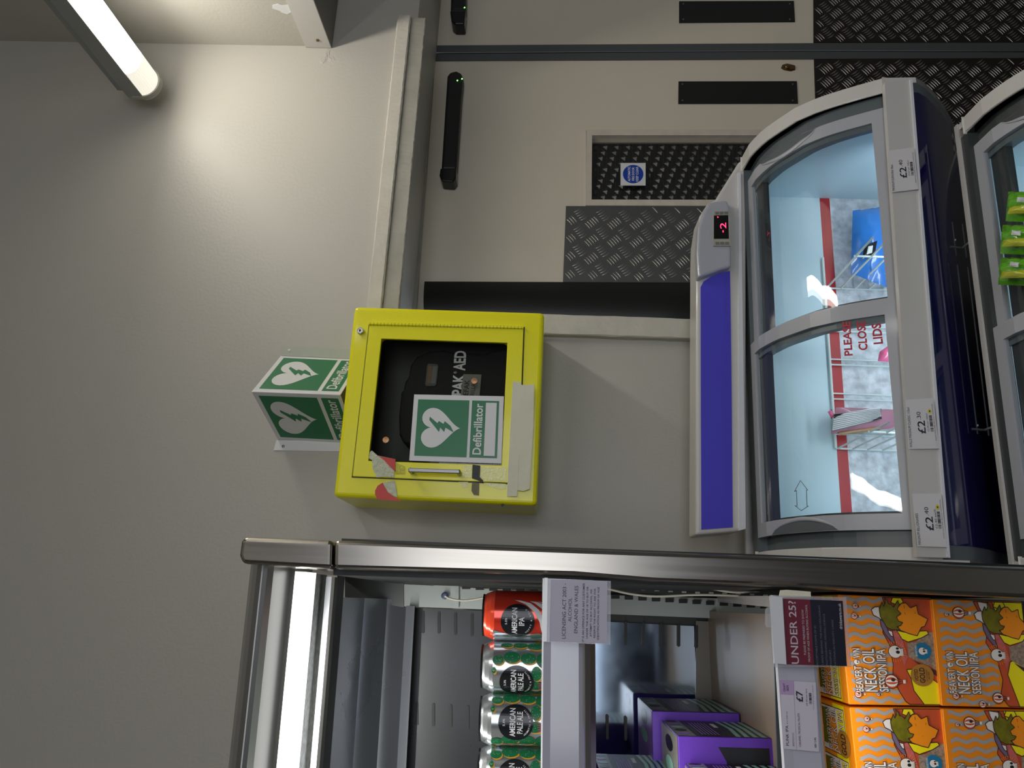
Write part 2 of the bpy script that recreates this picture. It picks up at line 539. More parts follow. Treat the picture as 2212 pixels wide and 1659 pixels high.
def tread(b, pts, Y, base, rib, px=0.058, pz=0.066, thick=0.003, seed=1):
    """five-bar tread plate on plane y=Y, outline given as image points"""
    P = [at(x, y, Y) for x, y in pts]
    b.prism(P, (0, thick, 0), base)
    x0, x1 = min(p.x for p in P), max(p.x for p in P)
    z0, z1 = min(p.z for p in P), max(p.z for p in P)

    def inside(x, z):
        c = False; n = len(P)
        for i in range(n):
            a, q = P[i], P[(i + 1) % n]
            if (a.z > z) != (q.z > z) and x < (q.x - a.x) * (z - a.z) / (q.z - a.z) + a.x:
                c = not c
        return c
    i0 = 0
    nx = int((x1 - x0) / px) + 2; nz = int((z1 - z0) / pz) + 2
    vs = []; fs = []
    for i in range(-1, nx):
        for j in range(-1, nz):
            for k in (0, 1):
                cx = x0 + (i + 0.5 * k + 0.3) * px; cz = z1 - (j + 0.5 * k + 0.2) * pz
                ang = math.radians(40 if k == 0 else -52)
                dx, dz = math.cos(ang), math.sin(ang); ox, oz = -dz, dx
                for q in range(-2, 3):
                    mx_, mz_ = cx + ox * q * 0.0083, cz + oz * q * 0.0083
                    L = 0.0145; wv = 0.0021; hh = 0.0016
                    ln = []
                    for s_ in (-1, -0.5, 0, 0.5, 1):
                        bend = -0.0022 * (1 - s_ * s_)
                        ln.append((mx_ + dx * L * s_ + ox * bend, mz_ + dz * L * s_ + oz * bend, wv * (1 - abs(s_) ** 1.6), hh * (1 - s_ * s_)))
                    if not all(inside(l[0], l[1]) for l in ln):
                        continue
                    o = len(vs)
                    for lx, lz, w_, h_ in ln:
                        vs += [(lx + ox * w_, Y, lz + oz * w_), (lx, Y - h_ - 0.0002, lz), (lx - ox * w_, Y, lz - oz * w_)]
                    for s_ in range(4):
                        a = o + s_ * 3
                        fs += [(a, a + 1, a + 4, a + 3), (a + 1, a + 2, a + 5, a + 4)]
    b.add(vs, fs, rib, True)


b = MB()
win = [(1265, 442), (1267, 281), (1900, 281), (1900, 443)]
# left leaf built round its glazed opening
b.img([(884, 700), (941, 131), (1267, 130), (1265, 442), (1265, 700)], DY, 0.045, M_DOOR)
b.img([(1262, 281), (1262, 130), (2500, 124), (2500, 281)], DY + 0.0002, 0.045, M_DOOR)
b.img([(1260, 700), (1260, 442), (2500, 446), (2500, 700)], DY + 0.0002, 0.045, M_DOOR)
b.img([(1900, 443), (1900, 281), (2500, 281), (2500, 446)], DY, 0.045, M_DOOR)
door1 = structure(b.build('door_1'))
b = MB()
b.img([(936, 99), (955, -140), (2500, -140), (2500, 92)], DY, 0.045, M_DOOR)
door2 = structure(b.build('door_2'))
b = MB()
b.img([(941, 131), (941, 116.5), (1759, 111), (2500, 114), (2500, 124), (1759, 127)], DY - 0.004, 0.004, M_STRIPM)
b.build('meeting_strip', door1)
b = MB()
b.img([(943, 113), (943, 98), (1759, 93), (2500, 92), (2500, 110), (1759, 108)], DY - 0.004, 0.004, M_STRIPM)
b.build('meeting_strip', door2)
b = MB()
b.img([(936, 117), (936, 112), (2500, 106), (2500, 115)], DY + 0.01, 0.03, M_DARKIN)
structure(b.build('trim_6'))
# glazing bead
b = MB()
o_ = [(1252, 443), (1255, 268), (1900, 268), (1900, 458)]
fr = [[(1265, 443.5), (1267, 280), (1279, 292), (1278, 431)], [(1267, 280), (1900, 280), (1900, 292), (1279, 292)],
      [(1265, 443.5), (1278, 431), (1900, 432), (1900, 445)]]
for q in fr:
    b.img(q, DY - 0.008, 0.03, mat('bead_paint', flat(215, 205, 190), 0.5, noise=0.4, nscale=30))
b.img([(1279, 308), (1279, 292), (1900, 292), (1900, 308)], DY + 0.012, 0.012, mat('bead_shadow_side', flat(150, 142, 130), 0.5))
b.build('glazing_bead', door1)
b = MB()   # black textured sheet behind the glazing
Yg = DY + 0.02
b.img([(1278, 433), (1279, 300), (1900, 300), (1900, 433)], Yg, 0.004, M_BLACK)
vs = []; fs = []
for i in range(0, 26):
    for j in range(0, 11):
        cx = 1286 + i * 24.6 + (j % 4) * -5.0; cy = 317 + j * 12.0
        if cy > 428 or cx < 1281:
            continue
        P4 = [at(cx - 9, cy, Yg), at(cx, cy - 7, Yg), at(cx + 9, cy, Yg), at(cx, cy + 7, Yg)]
        o = len(vs); vs += P4 + [at(cx + 1, cy, Yg) + Vector((0, -0.005, 0))]
        fs += [(o, o + 1, o + 4), (o + 1, o + 2, o + 4), (o + 2, o + 3, o + 4), (o + 3, o, o + 4)]
b.add(vs, fs, mat('embossed_black', (0.035, 0.033, 0.03), 0.25))
for i in range(0, 66):
    x = 1282 + i * 9.4
    b.img([(x, 432), (x, 308), (x + 0.9, 308), (x + 0.9, 432)], Yg - 0.0006, 0.0006, mat('black_line', (0.03, 0.03, 0.029), 0.4))
b.build('embossed_panel', door1)
# tread plates on the doors
b = MB(); tread(b, [(1216, 609), (1222.5, 445), (1560, 446), (1900, 447), (1900, 612)], DY - 0.004, M_TREAD, M_TREADB)
b.build('tread_panel', door1)
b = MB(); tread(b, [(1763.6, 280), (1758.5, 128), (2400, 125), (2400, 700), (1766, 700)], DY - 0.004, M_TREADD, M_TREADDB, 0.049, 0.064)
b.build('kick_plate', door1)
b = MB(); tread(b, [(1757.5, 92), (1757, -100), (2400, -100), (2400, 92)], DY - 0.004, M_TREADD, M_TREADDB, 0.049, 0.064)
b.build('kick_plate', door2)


def push_plate(pts, par):
    b = MB(); b.img(pts, DY - 0.003, 0.003, M_BLACK)
    o = b.build('push_plate', par, bevel=0.0006)
    s_ = MB()
    (xa_, ya_), (xb_, yb_) = pts[0], pts[2]
    for x in (min(xa_, xb_) + 9, max(xa_, xb_) - 9):
        for y in (min(ya_, yb_) + 7, max(ya_, yb_) - 7):
            p = at(x, y, DY - 0.003)
            s_.lathe((p.x, p.y, p.z), [(0.003, 0), (0.0026, -0.0012), (0.0002, -0.0015)], M_DULL, 10, 'y')
    s_.build('screws', o)


push_plate([(1465.2, 224), (1465.8, 175.5), (1721.5, 175), (1724, 223.5)], door1)
push_plate([(1467, 49), (1467, 2.5), (1715, 1.5), (1717.5, 47)], door2)
# hole of the lock in the left leaf
b = MB()
b.img([(1687, 147), (1690, 140), (1700, 137), (1717, 141), (1718, 151), (1708, 154), (1693, 151)], DY - 0.001, 0.003, M_BRASS)
p = at(1700, 145, DY)
b.lathe((p.x, p.y, p.z), [(0.008, 0.0), (0.008, -0.006), (0.006, -0.008), (0.0005, -0.0085)], M_BRASS, 20, 'y')
b.img([(1705, 149), (1705, 142), (1718, 142), (1718, 149)], DY - 0.004, 0.004, M_BRASS)
b.build('lock_barrel', door1)
# finger guard strip at the hinge side
b = MB()
prof = []
for k in range(9):
    t = k / 8; prof.append(t)
rows = []
for (xa_, yl, yr) in ((917, 700, 608), (1300, 706, 609.5), (1700, 712, 611), (2200, 716, 613)):
    A = at(xa_, yl, DY - 0.03); B = at(xa_, yr, DY - 0.005)
    rows.append([A.lerp(B, t) + Vector((0, -0.02 * math.sin(math.pi * t), 0)) for t in prof])
b.grid(rows, mat('finger_guard_black', (0.006, 0.006, 0.005), 0.4))
b.build('finger_guard', door1)


def closer(pts_body, pts_end, leds, par, capy=None):
    b = MB()
    P = [at(x, y, DY - 0.045) for x, y in pts_body]
    b.prism(P, (0, 0.045, 0), M_BLACK)
    o = b.build('door_closer', par, bevel=0.008, seg=3)
    if pts_end:
        e = MB(); e.prism([at(x, y, DY - 0.05) for x, y in pts_end], (0, 0.05, 0), M_BLACKG); e.build('end_cap', o, bevel=0.004)
    l = MB()
    for x, y in leds:
        p = at(x, y, DY - 0.0465); l.lathe((p.x, p.y, p.z), [(0.0022, 0.001), (0.002, 0), (0.0003, -0.001)], M_LED, 10, 'y')
    l.build('led_lights', o)


closer([(953, 366), (961, 240), (966, 163), (972, 155), (985, 152), (996, 156), (1000, 166), (996, 210), (986, 366)],
       [(951, 363), (949, 378), (954, 391), (979, 393), (985, 385), (986, 363)], [(988, 173.5), (998, 170)], door1)
closer([(973, 22), (975, -60), (1007, -60), (1006, 22)], [(972, 22), (975, 46), (983, 52), (1003, 52), (1006, 22)], [(1003.5, 16)], door2)
# round mandatory sign
t = thing('fire_door_sign', at(1368, 377, DY - 0.01), 'small square sign with a blue disc on the dark glazed door panel', 'sign')
f = isurf([(1340.5, 401), (1340.5, 352.5), (1394.5, 352.5), (1394.5, 401)], DY - 0.010)
b = MB(); poly(b, f, rect(0, 0, 1, 1), M_WHITE, 0.0012); poly(b, f, rect(0, 0, 1, 1), M_WHITE, 0)
M_SBLUE = mat('sign_blue', flat(20, 60, 165), 0.35)
poly(b, f, ell(0.5, 0.5, 0.41, 0.41, 40), M_SBLUE, 0.0016)
for i, s_ in enumerate(['AUTOMATIC', 'FIRE DOOR', 'KEEP CLEAR']):
    w_ = 0.33 if i != 1 else 0.3
    txt(b, f, s_, 0.5 - w_, 0.29 + i * 0.16, 0.5 + w_, 0.39 + i * 0.16, M_WHITE, 0.002, 0.02)
b.build('sign_face', t)
# ================================================================ DEFIBRILLATOR CABINET
CY = -0.176
x0 = (at(721, 1074, CY).x + at(1161, 1092, CY).x) / 2; x1 = (at(764, 662, CY).x + at(1175, 674, CY).x) / 2
z1 = (at(721, 1074, CY).z + at(764, 662, CY).z) / 2; z0 = (at(1161, 1092, CY).z + at(1175, 674, CY).z) / 2
print('CAB', x0, x1, z0, z1)
cab = thing('defibrillator_cabinet', (x0, CY, z0), 'glossy yellow metal wall cabinet with a glazed door holding a defibrillator', 'cabinet')


def ring(b, outer, inner, Y, depth, m, inner_depth=None):
    n = 4; o = [Vector(p) for p in outer]; i_ = [Vector(p) for p in inner]
    d = Vector((0, depth, 0)); di = Vector((0, inner_depth or depth, 0))
    vs = o + i_ + [p + d for p in o] + [p + di for p in i_]
    fs = []
    for k in range(4):
        j = (k + 1) % 4
        fs += [(k, j, 4 + j, 4 + k), (k, 8 + k, 8 + j, j), (4 + k, 4 + j, 12 + j, 12 + k)]
    b.add(vs, fs, m)


def cp(x, y, Y=CY):
    return at(x, y, Y)


outer = [(x0, CY, z1), (x1, CY, z1), (x1, CY, z0), (x0, CY, z0)]
hole = [cp(796, 996), cp(824, 731), cp(1096, 740), cp(1083, 1006)]
b = MB(); ring(b, outer, hole, CY, 0.176, M_YEL, 0.01)
b.build('body', cab, bevel=0.009, seg=4)
b = MB()
b.add([(x0 + .005, -0.012, z1 - .005), (x1 - .005, -0.012, z1 - .005), (x1 - .005, -0.012, z0 + .005), (x0 + .005, -0.012, z0 + .005)], [(0, 1, 2, 3)], M_CAV)
for a_, c_ in (((x0 + .004, CY + .012, z0 + .004), (x0 + .008, -0.01, z1 - .004)), ((x1 - .008, CY + .012, z0 + .004), (x1 - .004, -0.01, z1 - .004)),
               ((x0 + .004, CY + .012, z1 - .008), (x1 - .004, -0.01, z1 - .004)), ((x0 + .004, CY + .012, z0 + .004), (x1 - .004, -0.01, z0 + .008))):
    b.box(a_, c_, M_CAV)
b.build('lining', cab)
DYc = CY - 0.004
dout = [cp(761.5, 1029, DYc), cp(798, 700, DYc), cp(1131, 708.5, DYc), cp(1119, 1044, DYc)]
hole2 = [cp(796, 995.5, DYc), cp(824, 731.5, DYc), cp(1096, 740.5, DYc), cp(1083, 1005, DYc)]
b = MB(); ring(b, dout, hole2, DYc, 0.0035, M_YEL)
dr = b.build('door', cab, bevel=0.0012)
b = MB()      # shadow gap round the door
b.prism([cp(759.5, 1031.5, CY - .0006), cp(763, 1025, CY - .0006), cp(1119, 1040, CY - .0006), cp(1117.5, 1047, CY - .0006)], (0, .0005, 0), M_BLK)
b.prism([cp(1118, 1045, CY - .0006), cp(1130, 706, CY - .0006), cp(1133.5, 706, CY - .0006), cp(1122, 1046, CY - .0006)], (0, .0005, 0), M_BLK)
b.prism([cp(759.5, 1031, CY - .0006), cp(796.5, 699, CY - .0006), cp(798.5, 699, CY - .0006), cp(762, 1031, CY - .0006)], (0, .0005, 0), mat('gap_olive', flat(110, 105, 10), 0.5))
b.build('door_gap', cab)
b = MB()      # piano hinge
A, B = cp(797, 699.5, DYc - .001), cp(1131, 708, DYc - .001)
b.tube([A, B], 0.0035, M_YEL, 10)
for k in range(44):
    p = A.lerp(B, (k + .5) / 44); b.lathe((p.x, p.y, p.z), [(0.0036, -0.0004), (0.0037, 0.0), (0.0036, 0.0004)], mat('hinge_gap', flat(120, 115, 5), 0.5), 10, 'z')
b.build('hinge', cab)
b = MB(); b.add(hole2[:4] and [p + Vector((0, 0.003, 0)) for p in hole2], [(0, 1, 2, 3)], M_PANE)
b.build('window_pane', dr)
# handle
b = MB()
h0, h1 = cp(884, 1015.5, DYc - 0.028), cp(992, 1020, DYc - 0.028)
b.prism([cp(882, 1019.5, DYc - .028), cp(882, 1010.5, DYc - .028), cp(993, 1014.5, DYc - .028), cp(993, 1023, DYc - .028)], (0, 0.006, 0), M_DULL)
b.prism([cp(882, 1020, DYc - .026), cp(882, 1010, DYc - .026), cp(889, 1010, DYc - .026), cp(889, 1020, DYc - .026)], (0, 0.026, 0), M_DULL)
b.prism([cp(986, 1023.5, DYc - .026), cp(986, 1014, DYc - .026), cp(994, 1014, DYc - .026), cp(994, 1023.5, DYc - .026)], (0, 0.026, 0), M_DULL)
b.build('handle', dr, bevel=0.0015)
b = MB(); p = cp(779.6, 716.2, CY)
b.lathe((p.x, p.y, p.z), [(0.0078, 0), (0.0078, -0.007), (0.0068, -0.0085), (0.0056, -0.0085), (0.005, -0.0075), (0.0004, -0.0075)], M_CHROME, 28, 'y',
        mats=[M_CHROME, M_CHROME, M_CHROME, M_BLK, M_CHROME])
b.box((p.x - .002, p.y - .009, p.z - .0015), (p.x + .002, p.y - .0075, p.z + .0022), M_BLK)
b.build('lock', cab)
# ------- sticker on the pane


def wface(b, f, mw=M_WHITE, mg=M_GREEN, box=True, heartc=(0.5, 0.37), hw=0.72, hh=0.52):
    poly(b, f, rect(0, 0, 1, 1), mw, 0.0004)


t = thing('defibrillator_sticker', at(1083, 1001, DYc - .001), 'white and green square sticker with a heart, stuck low on the cabinet window', 'sticker')
f = isurf([(884, 995), (894.7, 852), (1088.5, 856), (1083, 1001.5)], DYc - 0.0012)
b = MB(); poly(b, f, rect(0, 0, 1, 1), M_WHITE, 0.0)


def crop2(x, y):   # position in the enlarged crop of the cabinet -> sticker fractions
    return x, y


gs0, gs1 = 0.075, 0.925
poly(b, f, rect(gs0, 0.05, gs1, 0.62), M_GREEN, 0.0004)
poly(b, f, heart(0.5, 0.325, 0.60, 0.43), M_WHITE, 0.0008)
poly(b, f, [(gs0 + (gs1 - gs0) * p[0], 0.05 + 0.57 * p[1]) for p in BOLT], M_GREEN, 0.0012)
poly(b, f, rect(gs0, 0.65, gs1, 0.95), M_GREEN, 0.0004)
txt(b, f, 'Defibrillator', 0.12, 0.68, 0.88, 0.775, M_WHITE, 0.0008, 0.018)
poly(b, f, rect(0.105, 0.805, 0.895, 0.925), M_WHITE, 0.0008)
b.build('sticker_face', t)
# ------- tapes


def tape(name, polys, label, Y, cat='tape'):
    b = MB(); xs = [p for q in polys for p in q[0]]
    c = at(sum(p[0] for p in xs) / len(xs), sum(p[1] for p in xs) / len(xs), Y)
    t = thing(name, c, label, cat)
    for k, (pts, m, h) in enumerate(polys):
        q = MB(); P = [at(720 + x / 3.6065, 650 + y / 3.6065, Y - h) for x, y in pts]
        q.prism(P, (0, 0.0006, 0), m); q.build('tape_piece', t)
    return t


tape('masking_tape', [([(1398, 627), (1450, 632), (1462, 640), (1440, 1380), (1432, 1522), (1352, 1522)], M_TAPE, 0.0012),
                      ([(1450, 632), (1470, 655), (1565, 650), (1558, 1000), (1530, 1465), (1480, 1482), (1436, 1475), (1444, 1300)], M_TAPE, 0.003)],
     'strip of off-white masking tape along the lower edge of the yellow cabinet', DYc - 0.001)
tape('hazard_tape', [([(300, 1165), (345, 1205), (483, 1232), (470, 1378), (400, 1368), (340, 1376), (308, 1310), (300, 1240), (276, 1225), (283, 1180)], M_TAPEC, 0.001),
                     ([(352, 1208), (484, 1232), (480, 1330), (440, 1290), (395, 1240)], M_TAPER, 0.0018)],
     'torn red and white tape at the upper left of the cabinet door', DYc - 0.001)
tape('hazard_tape', [([(325, 1478), (345, 1440), (385, 1415), (400, 1440), (425, 1490), (480, 1530), (533, 1562), (345, 1546), (325, 1510)], M_TAPER, 0.001),
                     ([(385, 1415), (475, 1400), (488, 1440), (498, 1530), (470, 1520), (425, 1488), (400, 1445)], M_TAPEC, 0.0016)],
     'scrap of red tape on the left rim of the yellow cabinet', CY - 0.0005)
tape('insulating_tape', [([(1085, 1275), (1145, 1283), (1140, 1372), (1168, 1398), (1163, 1417), (1120, 1395), (1080, 1382)], M_BLACK, 0.0012)],
     'short strip of black tape across the door edge by the sticker', DYc - 0.001)
M_GLUE = mat('glue_brown', flat(110, 100, 40), 0.4, noise=0.8, nscale=90)
for pts, m, Yg_ in (([(1080, 1412), (1138, 1420), (1135, 1516), (1095, 1512), (1076, 1480)], M_GLUE, CY), ([(1170, 1415), (1345, 1425), (1345, 1465), (1300, 1468), (1210, 1445)], M_YELM, CY),
                    ([(975, 1410), (1050, 1410), (1045, 1450), (1010, 1455)], M_YELM, CY), ([(1150, 1290), (1350, 1300), (1345, 1400), (1190, 1400), (1150, 1375)], M_YELM, DYc),
                    ([(1020, 1280), (1080, 1285), (1075, 1380), (1010, 1370)], M_YELM, DYc), ([(480, 1255), (560, 1290), (560, 1350), (480, 1350)], M_YELM, DYc),
                    ([(1303, 1588), (1318, 1578), (1332, 1586), (1325, 1596), (1318, 1606)], M_BLK, CY)):
    b = MB(); b.prism([at(720 + x / 3.6065, 650 + y / 3.6065, Yg_ - .0008) for x, y in pts], (0, .0006, 0), m); b.build('glue_patch' if m is not M_BLK else 'paint_chip', cab)
# ------- carry case inside
cs = thing('defibrillator_case', at(1000, 860, -0.05), 'black fabric carry case lettered AED behind the cabinet window', 'case')
out = [(585, 1185), (600, 1120), (545, 1108), (512, 1040), (508, 900), (527, 710), (545, 690), (560, 620), (583, 600), (600, 500), (650, 430), (745, 388), (860, 378), (950, 400),
       (1170, 405), (1300, 370), (1420, 360), (1420, 1290), (585, 1290)]
Yk = -0.135
b = MB(); b.prism([at(720 + x / 3.6065, 650 + y / 3.6065, Yk) for x, y in out], (0, 0.09, 0), M_CASE)
b.build('case_body', cs, bevel=0.01, seg=3)
b = MB(); f = isurf([(978, 852), (978, 757), (1009, 757), (1009, 852)], Yk - .0005)
f = surf(at(975, 852, Yk - .001), at(982, 758, Yk - .001), at(1009, 758, Yk - .001), at(1003, 852, Yk - .001), n=(0, -1, 0))
txt(b, f, 'AED', 0.54, 0.0, 1.0, 0.95, M_WHITE, 0.0004, 0.03); txt(b, f, 'PAK', -0.02, 0.02, 0.46, 0.98, M_WHITE, 0.0004, 0.03)
txt(b, f, '®', 0.475, 0.05, 0.525, 0.3, M_WHITE, 0.0004, 0)
f = surf(at(995, 853, Yk - .002), at(1001, 808, Yk - .002), at(1040, 809, Yk - .002), at(1036, 855, Yk - .002), n=(0, -1, 0))
poly(b, f, rect(0, 0, 1, 1), mat('silver_tag', flat(120, 118, 110), 0.4), 0)
txt(b, f, 'EFAK', 0.0, 0.12, 0.72, 0.4, M_BLK, 0.0004, 0.02); txt(b, f, 'RILLAT', 0.0, 0.5, 0.7, 0.72, M_BLK, 0.0004, 0)
b.build('lettering', cs)
f = surf(at(918, 834, Yk - .002), at(923, 785, Yk - .002), at(947.5, 787, Yk - .002), at(942, 834, Yk - .002), n=(0, -1, 0))
b = MB(); rr = []
for cx_, cy_, a0 in ((0.85, 0.18, -90), (0.85, 0.82, 0), (0.15, 0.82, 90), (0.15, 0.18, 180)):
    rr += ell(cx_, cy_, 0.15, 0.18, 6, math.radians(a0), math.radians(a0 + 90))
poly(b, f, rr, mat('status_frame', flat(70, 70, 66), 0.3), 0)
poly(b, f, rect(0.12, 0.12, 0.9, 0.46), mat('status_amber', flat(110, 80, 45), 0.3), 0.0004)
poly(b, f, rect(0.12, 0.5, 0.9, 0.9), mat('status_grey', flat(100, 100, 98), 0.3), 0.0004)
b.build('status_window', cs)
for (x, y) in ((833.2, 950), (1024.5, 822.5)):  # two small copper-coloured discs just behind the pane
    b = MB(); p = at(x, y, CY + 0.006); b.lathe((p.x, p.y, p.z), [(0.0068, 0.003), (0.0066, 0.0), (0.0003, -0.0006)], M_COPPER, 24, 'y')
    b.build('copper_disc', cab)
f = surf(at(842, 998, -0.1), at(842, 942, -0.1), at(860, 942, -0.1), at(860, 998, -0.1), n=(0, -1, 0))
b = MB(); txt(b, f, 'INDUSTRIES', 0.1, 0.2, 0.9, 0.6, mat('ink_faint', (0.09, 0.09, 0.08), 0.5), 0)
b.build('maker_print', cab)
# ================================================================ PROJECTING V SIGN
vs_ = thing('projecting_sign', at(610, 860, 0), 'V-shaped white and green sign with hearts standing out from the wall above the cabinet', 'sign')
AY = -0.165
apT, apB = at(543.5, 846, AY), at(735, 853, AY)
rT, rB = at(607.5, 768, 0), at(782, 776, 0)
lT, lB = at(601, 951, 0), at(773, 960, 0)
M_SH = M_WHITE


def vpanel(tl, tr, br, bl, name):
    f = surf(tl, tr, br, bl)
    b = MB()
    n = (f(0, 0, 1) - f(0, 0, 0))
    b.prism([tl, tr, br, bl], -n * 0.002, M_WHITE)
    k = 0.0005
    L = 1.0
    poly(b, f, rect(0.08, 0.055, 0.93, 0.72), M_GREEN, k)
    poly(b, f, heart(0.5, 0.37, 0.66, 0.50), M_WHITE, 2 * k)
    poly(b, f, [(0.08 + 0.85 * p[0], 0.055 + 0.665 * p[1]) for p in BOLT], M_GREEN, 3 * k)
    poly(b, f, rect(0.08, 0.765, 0.93, 0.96), M_GREEN, k)
    txt(b, f, 'Defibrillator', 0.13, 0.80, 0.9, 0.92, M_WHITE, 2 * k, 0.018)
    b.build(name, vs_)


vpanel(apT, rT, rB, apB, 'sign_panel')
vpanel(lT, apT, apB, lB, 'sign_panel')
b = MB(); b.img([(607, 768), (607, 746.5), (780, 755), (780, 776)], -0.003, 0.003, mat('sign_back', flat(178, 182, 170), 0.35)); fl = b.build('flange', vs_)
s_ = MB(); p = at(625, 757, -0.003); s_.lathe((p.x, p.y, p.z), [(0.0035, 0), (0.003, -0.002), (0.0002, -0.003)], M_WHITE, 12, 'y'); s_.build('screw', fl)
b = MB(); b.prism([at(597, 951, -.003), at(591, 972.5, -.003), at(772, 976, -.003), at(772, 953, -.003)], (0, .003, 0), M_WHITE); fl = b.build('flange', vs_)
s_ = MB(); p = at(612, 964, -0.003); s_.lathe((p.x, p.y, p.z), [(0.0035, 0), (0.003, -0.002), (0.0002, -0.003)], M_DULL, 12, 'y'); s_.build('screw', fl)
b = MB()   # white filler caps left in the wall
for x, y in ((624, 693.5), (465, 705.5), (392, 692)):
    t = thing('wall_plug', at(x, y, 0), {624: 'filled screw hole in the wall just above the projecting sign', 465: 'filled screw hole, the middle of three in the plain wall', 392: 'faint filled screw hole, highest of the three in the plain wall'}[x], 'wall plug', 'filled screw holes in the wall')
    s_ = MB(); p = at(x, y, 0); s_.lathe((p.x, p.y, p.z), [(0.0038, 0.001), (0.0038, -0.0004), (0.003, -0.0007), (0.0003, -0.0004)], M_WALL, 18, 'y'); s_.build('plug_face', t)
# ================================================================ TUBE LIGHT
EYb = -0.05
pA = at(259.5, 201, EYb); pB = at(315, 206.5, EYb); pL = at(340, 172, EYb)
print('BATTEN', pA, pB, pL)
bt = thing('batten_light', (pA.x + 0.035, -0.7, pA.z), 'lit tube light with ribbed end, high up beside the bulkhead', 'light')
Wb = 0.080; zt_, zb_ = pA.z, pB.z; xl = (pA.x + pB.x) / 2 - 0.014; xr = xl + Wb; Y0, Y1 = -1.35, EYb
b = MB(); b.box((xl + 0.016, Y0, zb_ + 0.022), (xr - 0.012, Y1 - 0.012, zt_), M_BATT); b.build('spine', bt)
b = MB(); b.box((xl, Y0, zb_), (xr, Y1 - 0.004, zb_ + (zt_ - zb_) * 0.62), M_BATT); b.build('housing', bt, bevel=0.002)


def halfcyl(b, xa_, xb_, z, y0, y1, m, depth, ribs=0, n=18):
    rows = []
    for yy in (y0, y1):
        r = []
        for k in range(n + 1):
            a = math.pi * k / n
            w = (xb_ - xa_) / 2 * (1 + (0.02 if ribs and k % 2 else 0))
            r.append(Vector(((xa_ + xb_) / 2 - w * math.cos(a), yy, z - depth * math.sin(a) * (1 + (0.02 if ribs and k % 2 else 0)))))
        rows.append(r)
    b.grid(rows, m, not ribs)
    b.add(rows[0], [list(range(n + 1))], m); b.add(rows[1], [list(range(n + 1))[::-1]], m)


b = MB(); halfcyl(b, xl, xr, zb_, Y0, Y1 - 0.10, M_LENS, 0.034); b.build('diffuser', bt)
b = MB(); halfcyl(b, xl, xr, zb_, Y1 - 0.10, Y1 - 0.012, M_LENSE, 0.034, ribs=1, n=36); b.build('diffuser_end', bt)
b = MB(); halfcyl(b, xl - 0.002, xr + 0.002, zb_ + 0.001, Y1 - 0.016, Y1, M_CAP, 0.038)
b.box((xl - .002, Y1 - .012, zb_), (xr + .002, Y1, zb_ + 0.03), M_CAP); b.build('end_cap', bt, bevel=0.002)
for yy in (-0.3, -1.1):
    b = MB(); b.box((xr - 0.02, yy - 0.02, zt_ - 0.004), (XB, yy + 0.02, zt_), M_BATT); b.build('wall_bracket', bt)
area('batten_lamp_main', ((xl + xr) / 2, (Y0 + Y1) / 2 - 0.03, zb_ - 0.040), (0, 0, 0), 0.06, Y1 - Y0 - 0.14, 3.0, (1.0, 0.95, 0.84))
for k, (bx_, by_, bz_) in enumerate(BATTENS):
    t = thing('batten_light', (bx_, by_, bz_), ['lit tube light on the shop ceiling behind the camera, nearer the fridge', 'lit tube light on the shop ceiling behind the camera, nearer the doors'][k], 'light', 'ceiling tube lights')
    b = MB(); b.box((bx_ - .035, by_ - .7, bz_ - .03), (bx_ + .035, by_ + .7, bz_ + .05), M_BATT); b.build('housing', t)
    b = MB(); halfcyl(b, bx_ - .035, bx_ + .035, bz_ - .03, by_ - .68, by_ + .68, M_LENS, 0.03); b.build('diffuser', t)
# ================================================================ FREEZERS
arc_img = [(1601, 341), (1619, 308), (1650, 277.5), (1681, 256), (1717, 232), (1762, 212), (1800, 199), (1850, 184), (1907, 168)]
XR1 = 1.0
front_img = [(1978, 167), (1996, 178), (2020, 202), (2042, 232), (2060, 268), (2074, 315)]
FRT = [(atX(x, y, XR1).y, atX(x, y, XR1).z) for x, y in front_img]
ARC = [(atX(x, y, XR1).y, atX(x, y, XR1).z) for x, y in arc_img]
print('ARC', [(round(a, 3), round(c, 3)) for a, c in ARC])


def arc_at(t, arc):
    k = t * (len(arc) - 1); i = min(len(arc) - 2, int(k)); q = k - i
    return (arc[i][0] * (1 - q) + arc[i + 1][0] * q, arc[i][1] * (1 - q) + arc[i + 1][1] * q)


def sheet(b, xa_, xb_, t0, t1, arc, m, drop=0.0, thick=0.006, n=18):
    """curved panel following the lid profile"""
    rows = []
    for i in range(n + 1):
        y, z = arc_at(t0 + (t1 - t0) * i / n, arc)
        rows.append([Vector((xa_, y, z - drop)), Vector((xb_, y, z - drop)), Vector((xb_, y, z - drop - thick)), Vector((xa_, y, z - drop - thick)), Vector((xa_, y, z - drop))])
    b.grid(rows, m, False)
    b.add(rows[0][:4], [(0, 1, 2, 3)], m); b.add(rows[-1][:4], [(3, 2, 1, 0)], m)


def lid_hit(x, y, arc, drop=0.0, off=0.0015):
    d = ray(x, y)
    for i in range(len(arc) - 1):
        (ya, za), (yb, zb) = arc[i], arc[i + 1]
        za -= drop - off; zb -= drop - off
        # CAM + d t : (y,z) on the segment line
        ex, ez = yb - ya, zb - za
        den = d.y * ez - d.z * ex
        if abs(den) < 1e-9:
            continue
        t = ((ya - CAM.y) * ez - (za - CAM.z) * ex) / den
        q = (CAM.y + d.y * t - ya) / ex if abs(ex) > 1e-6 else 0
        if t > 0 and -0.02 <= q <= 1.02:
            return CAM + d * t
    return at(x, y, arc[-1][0])


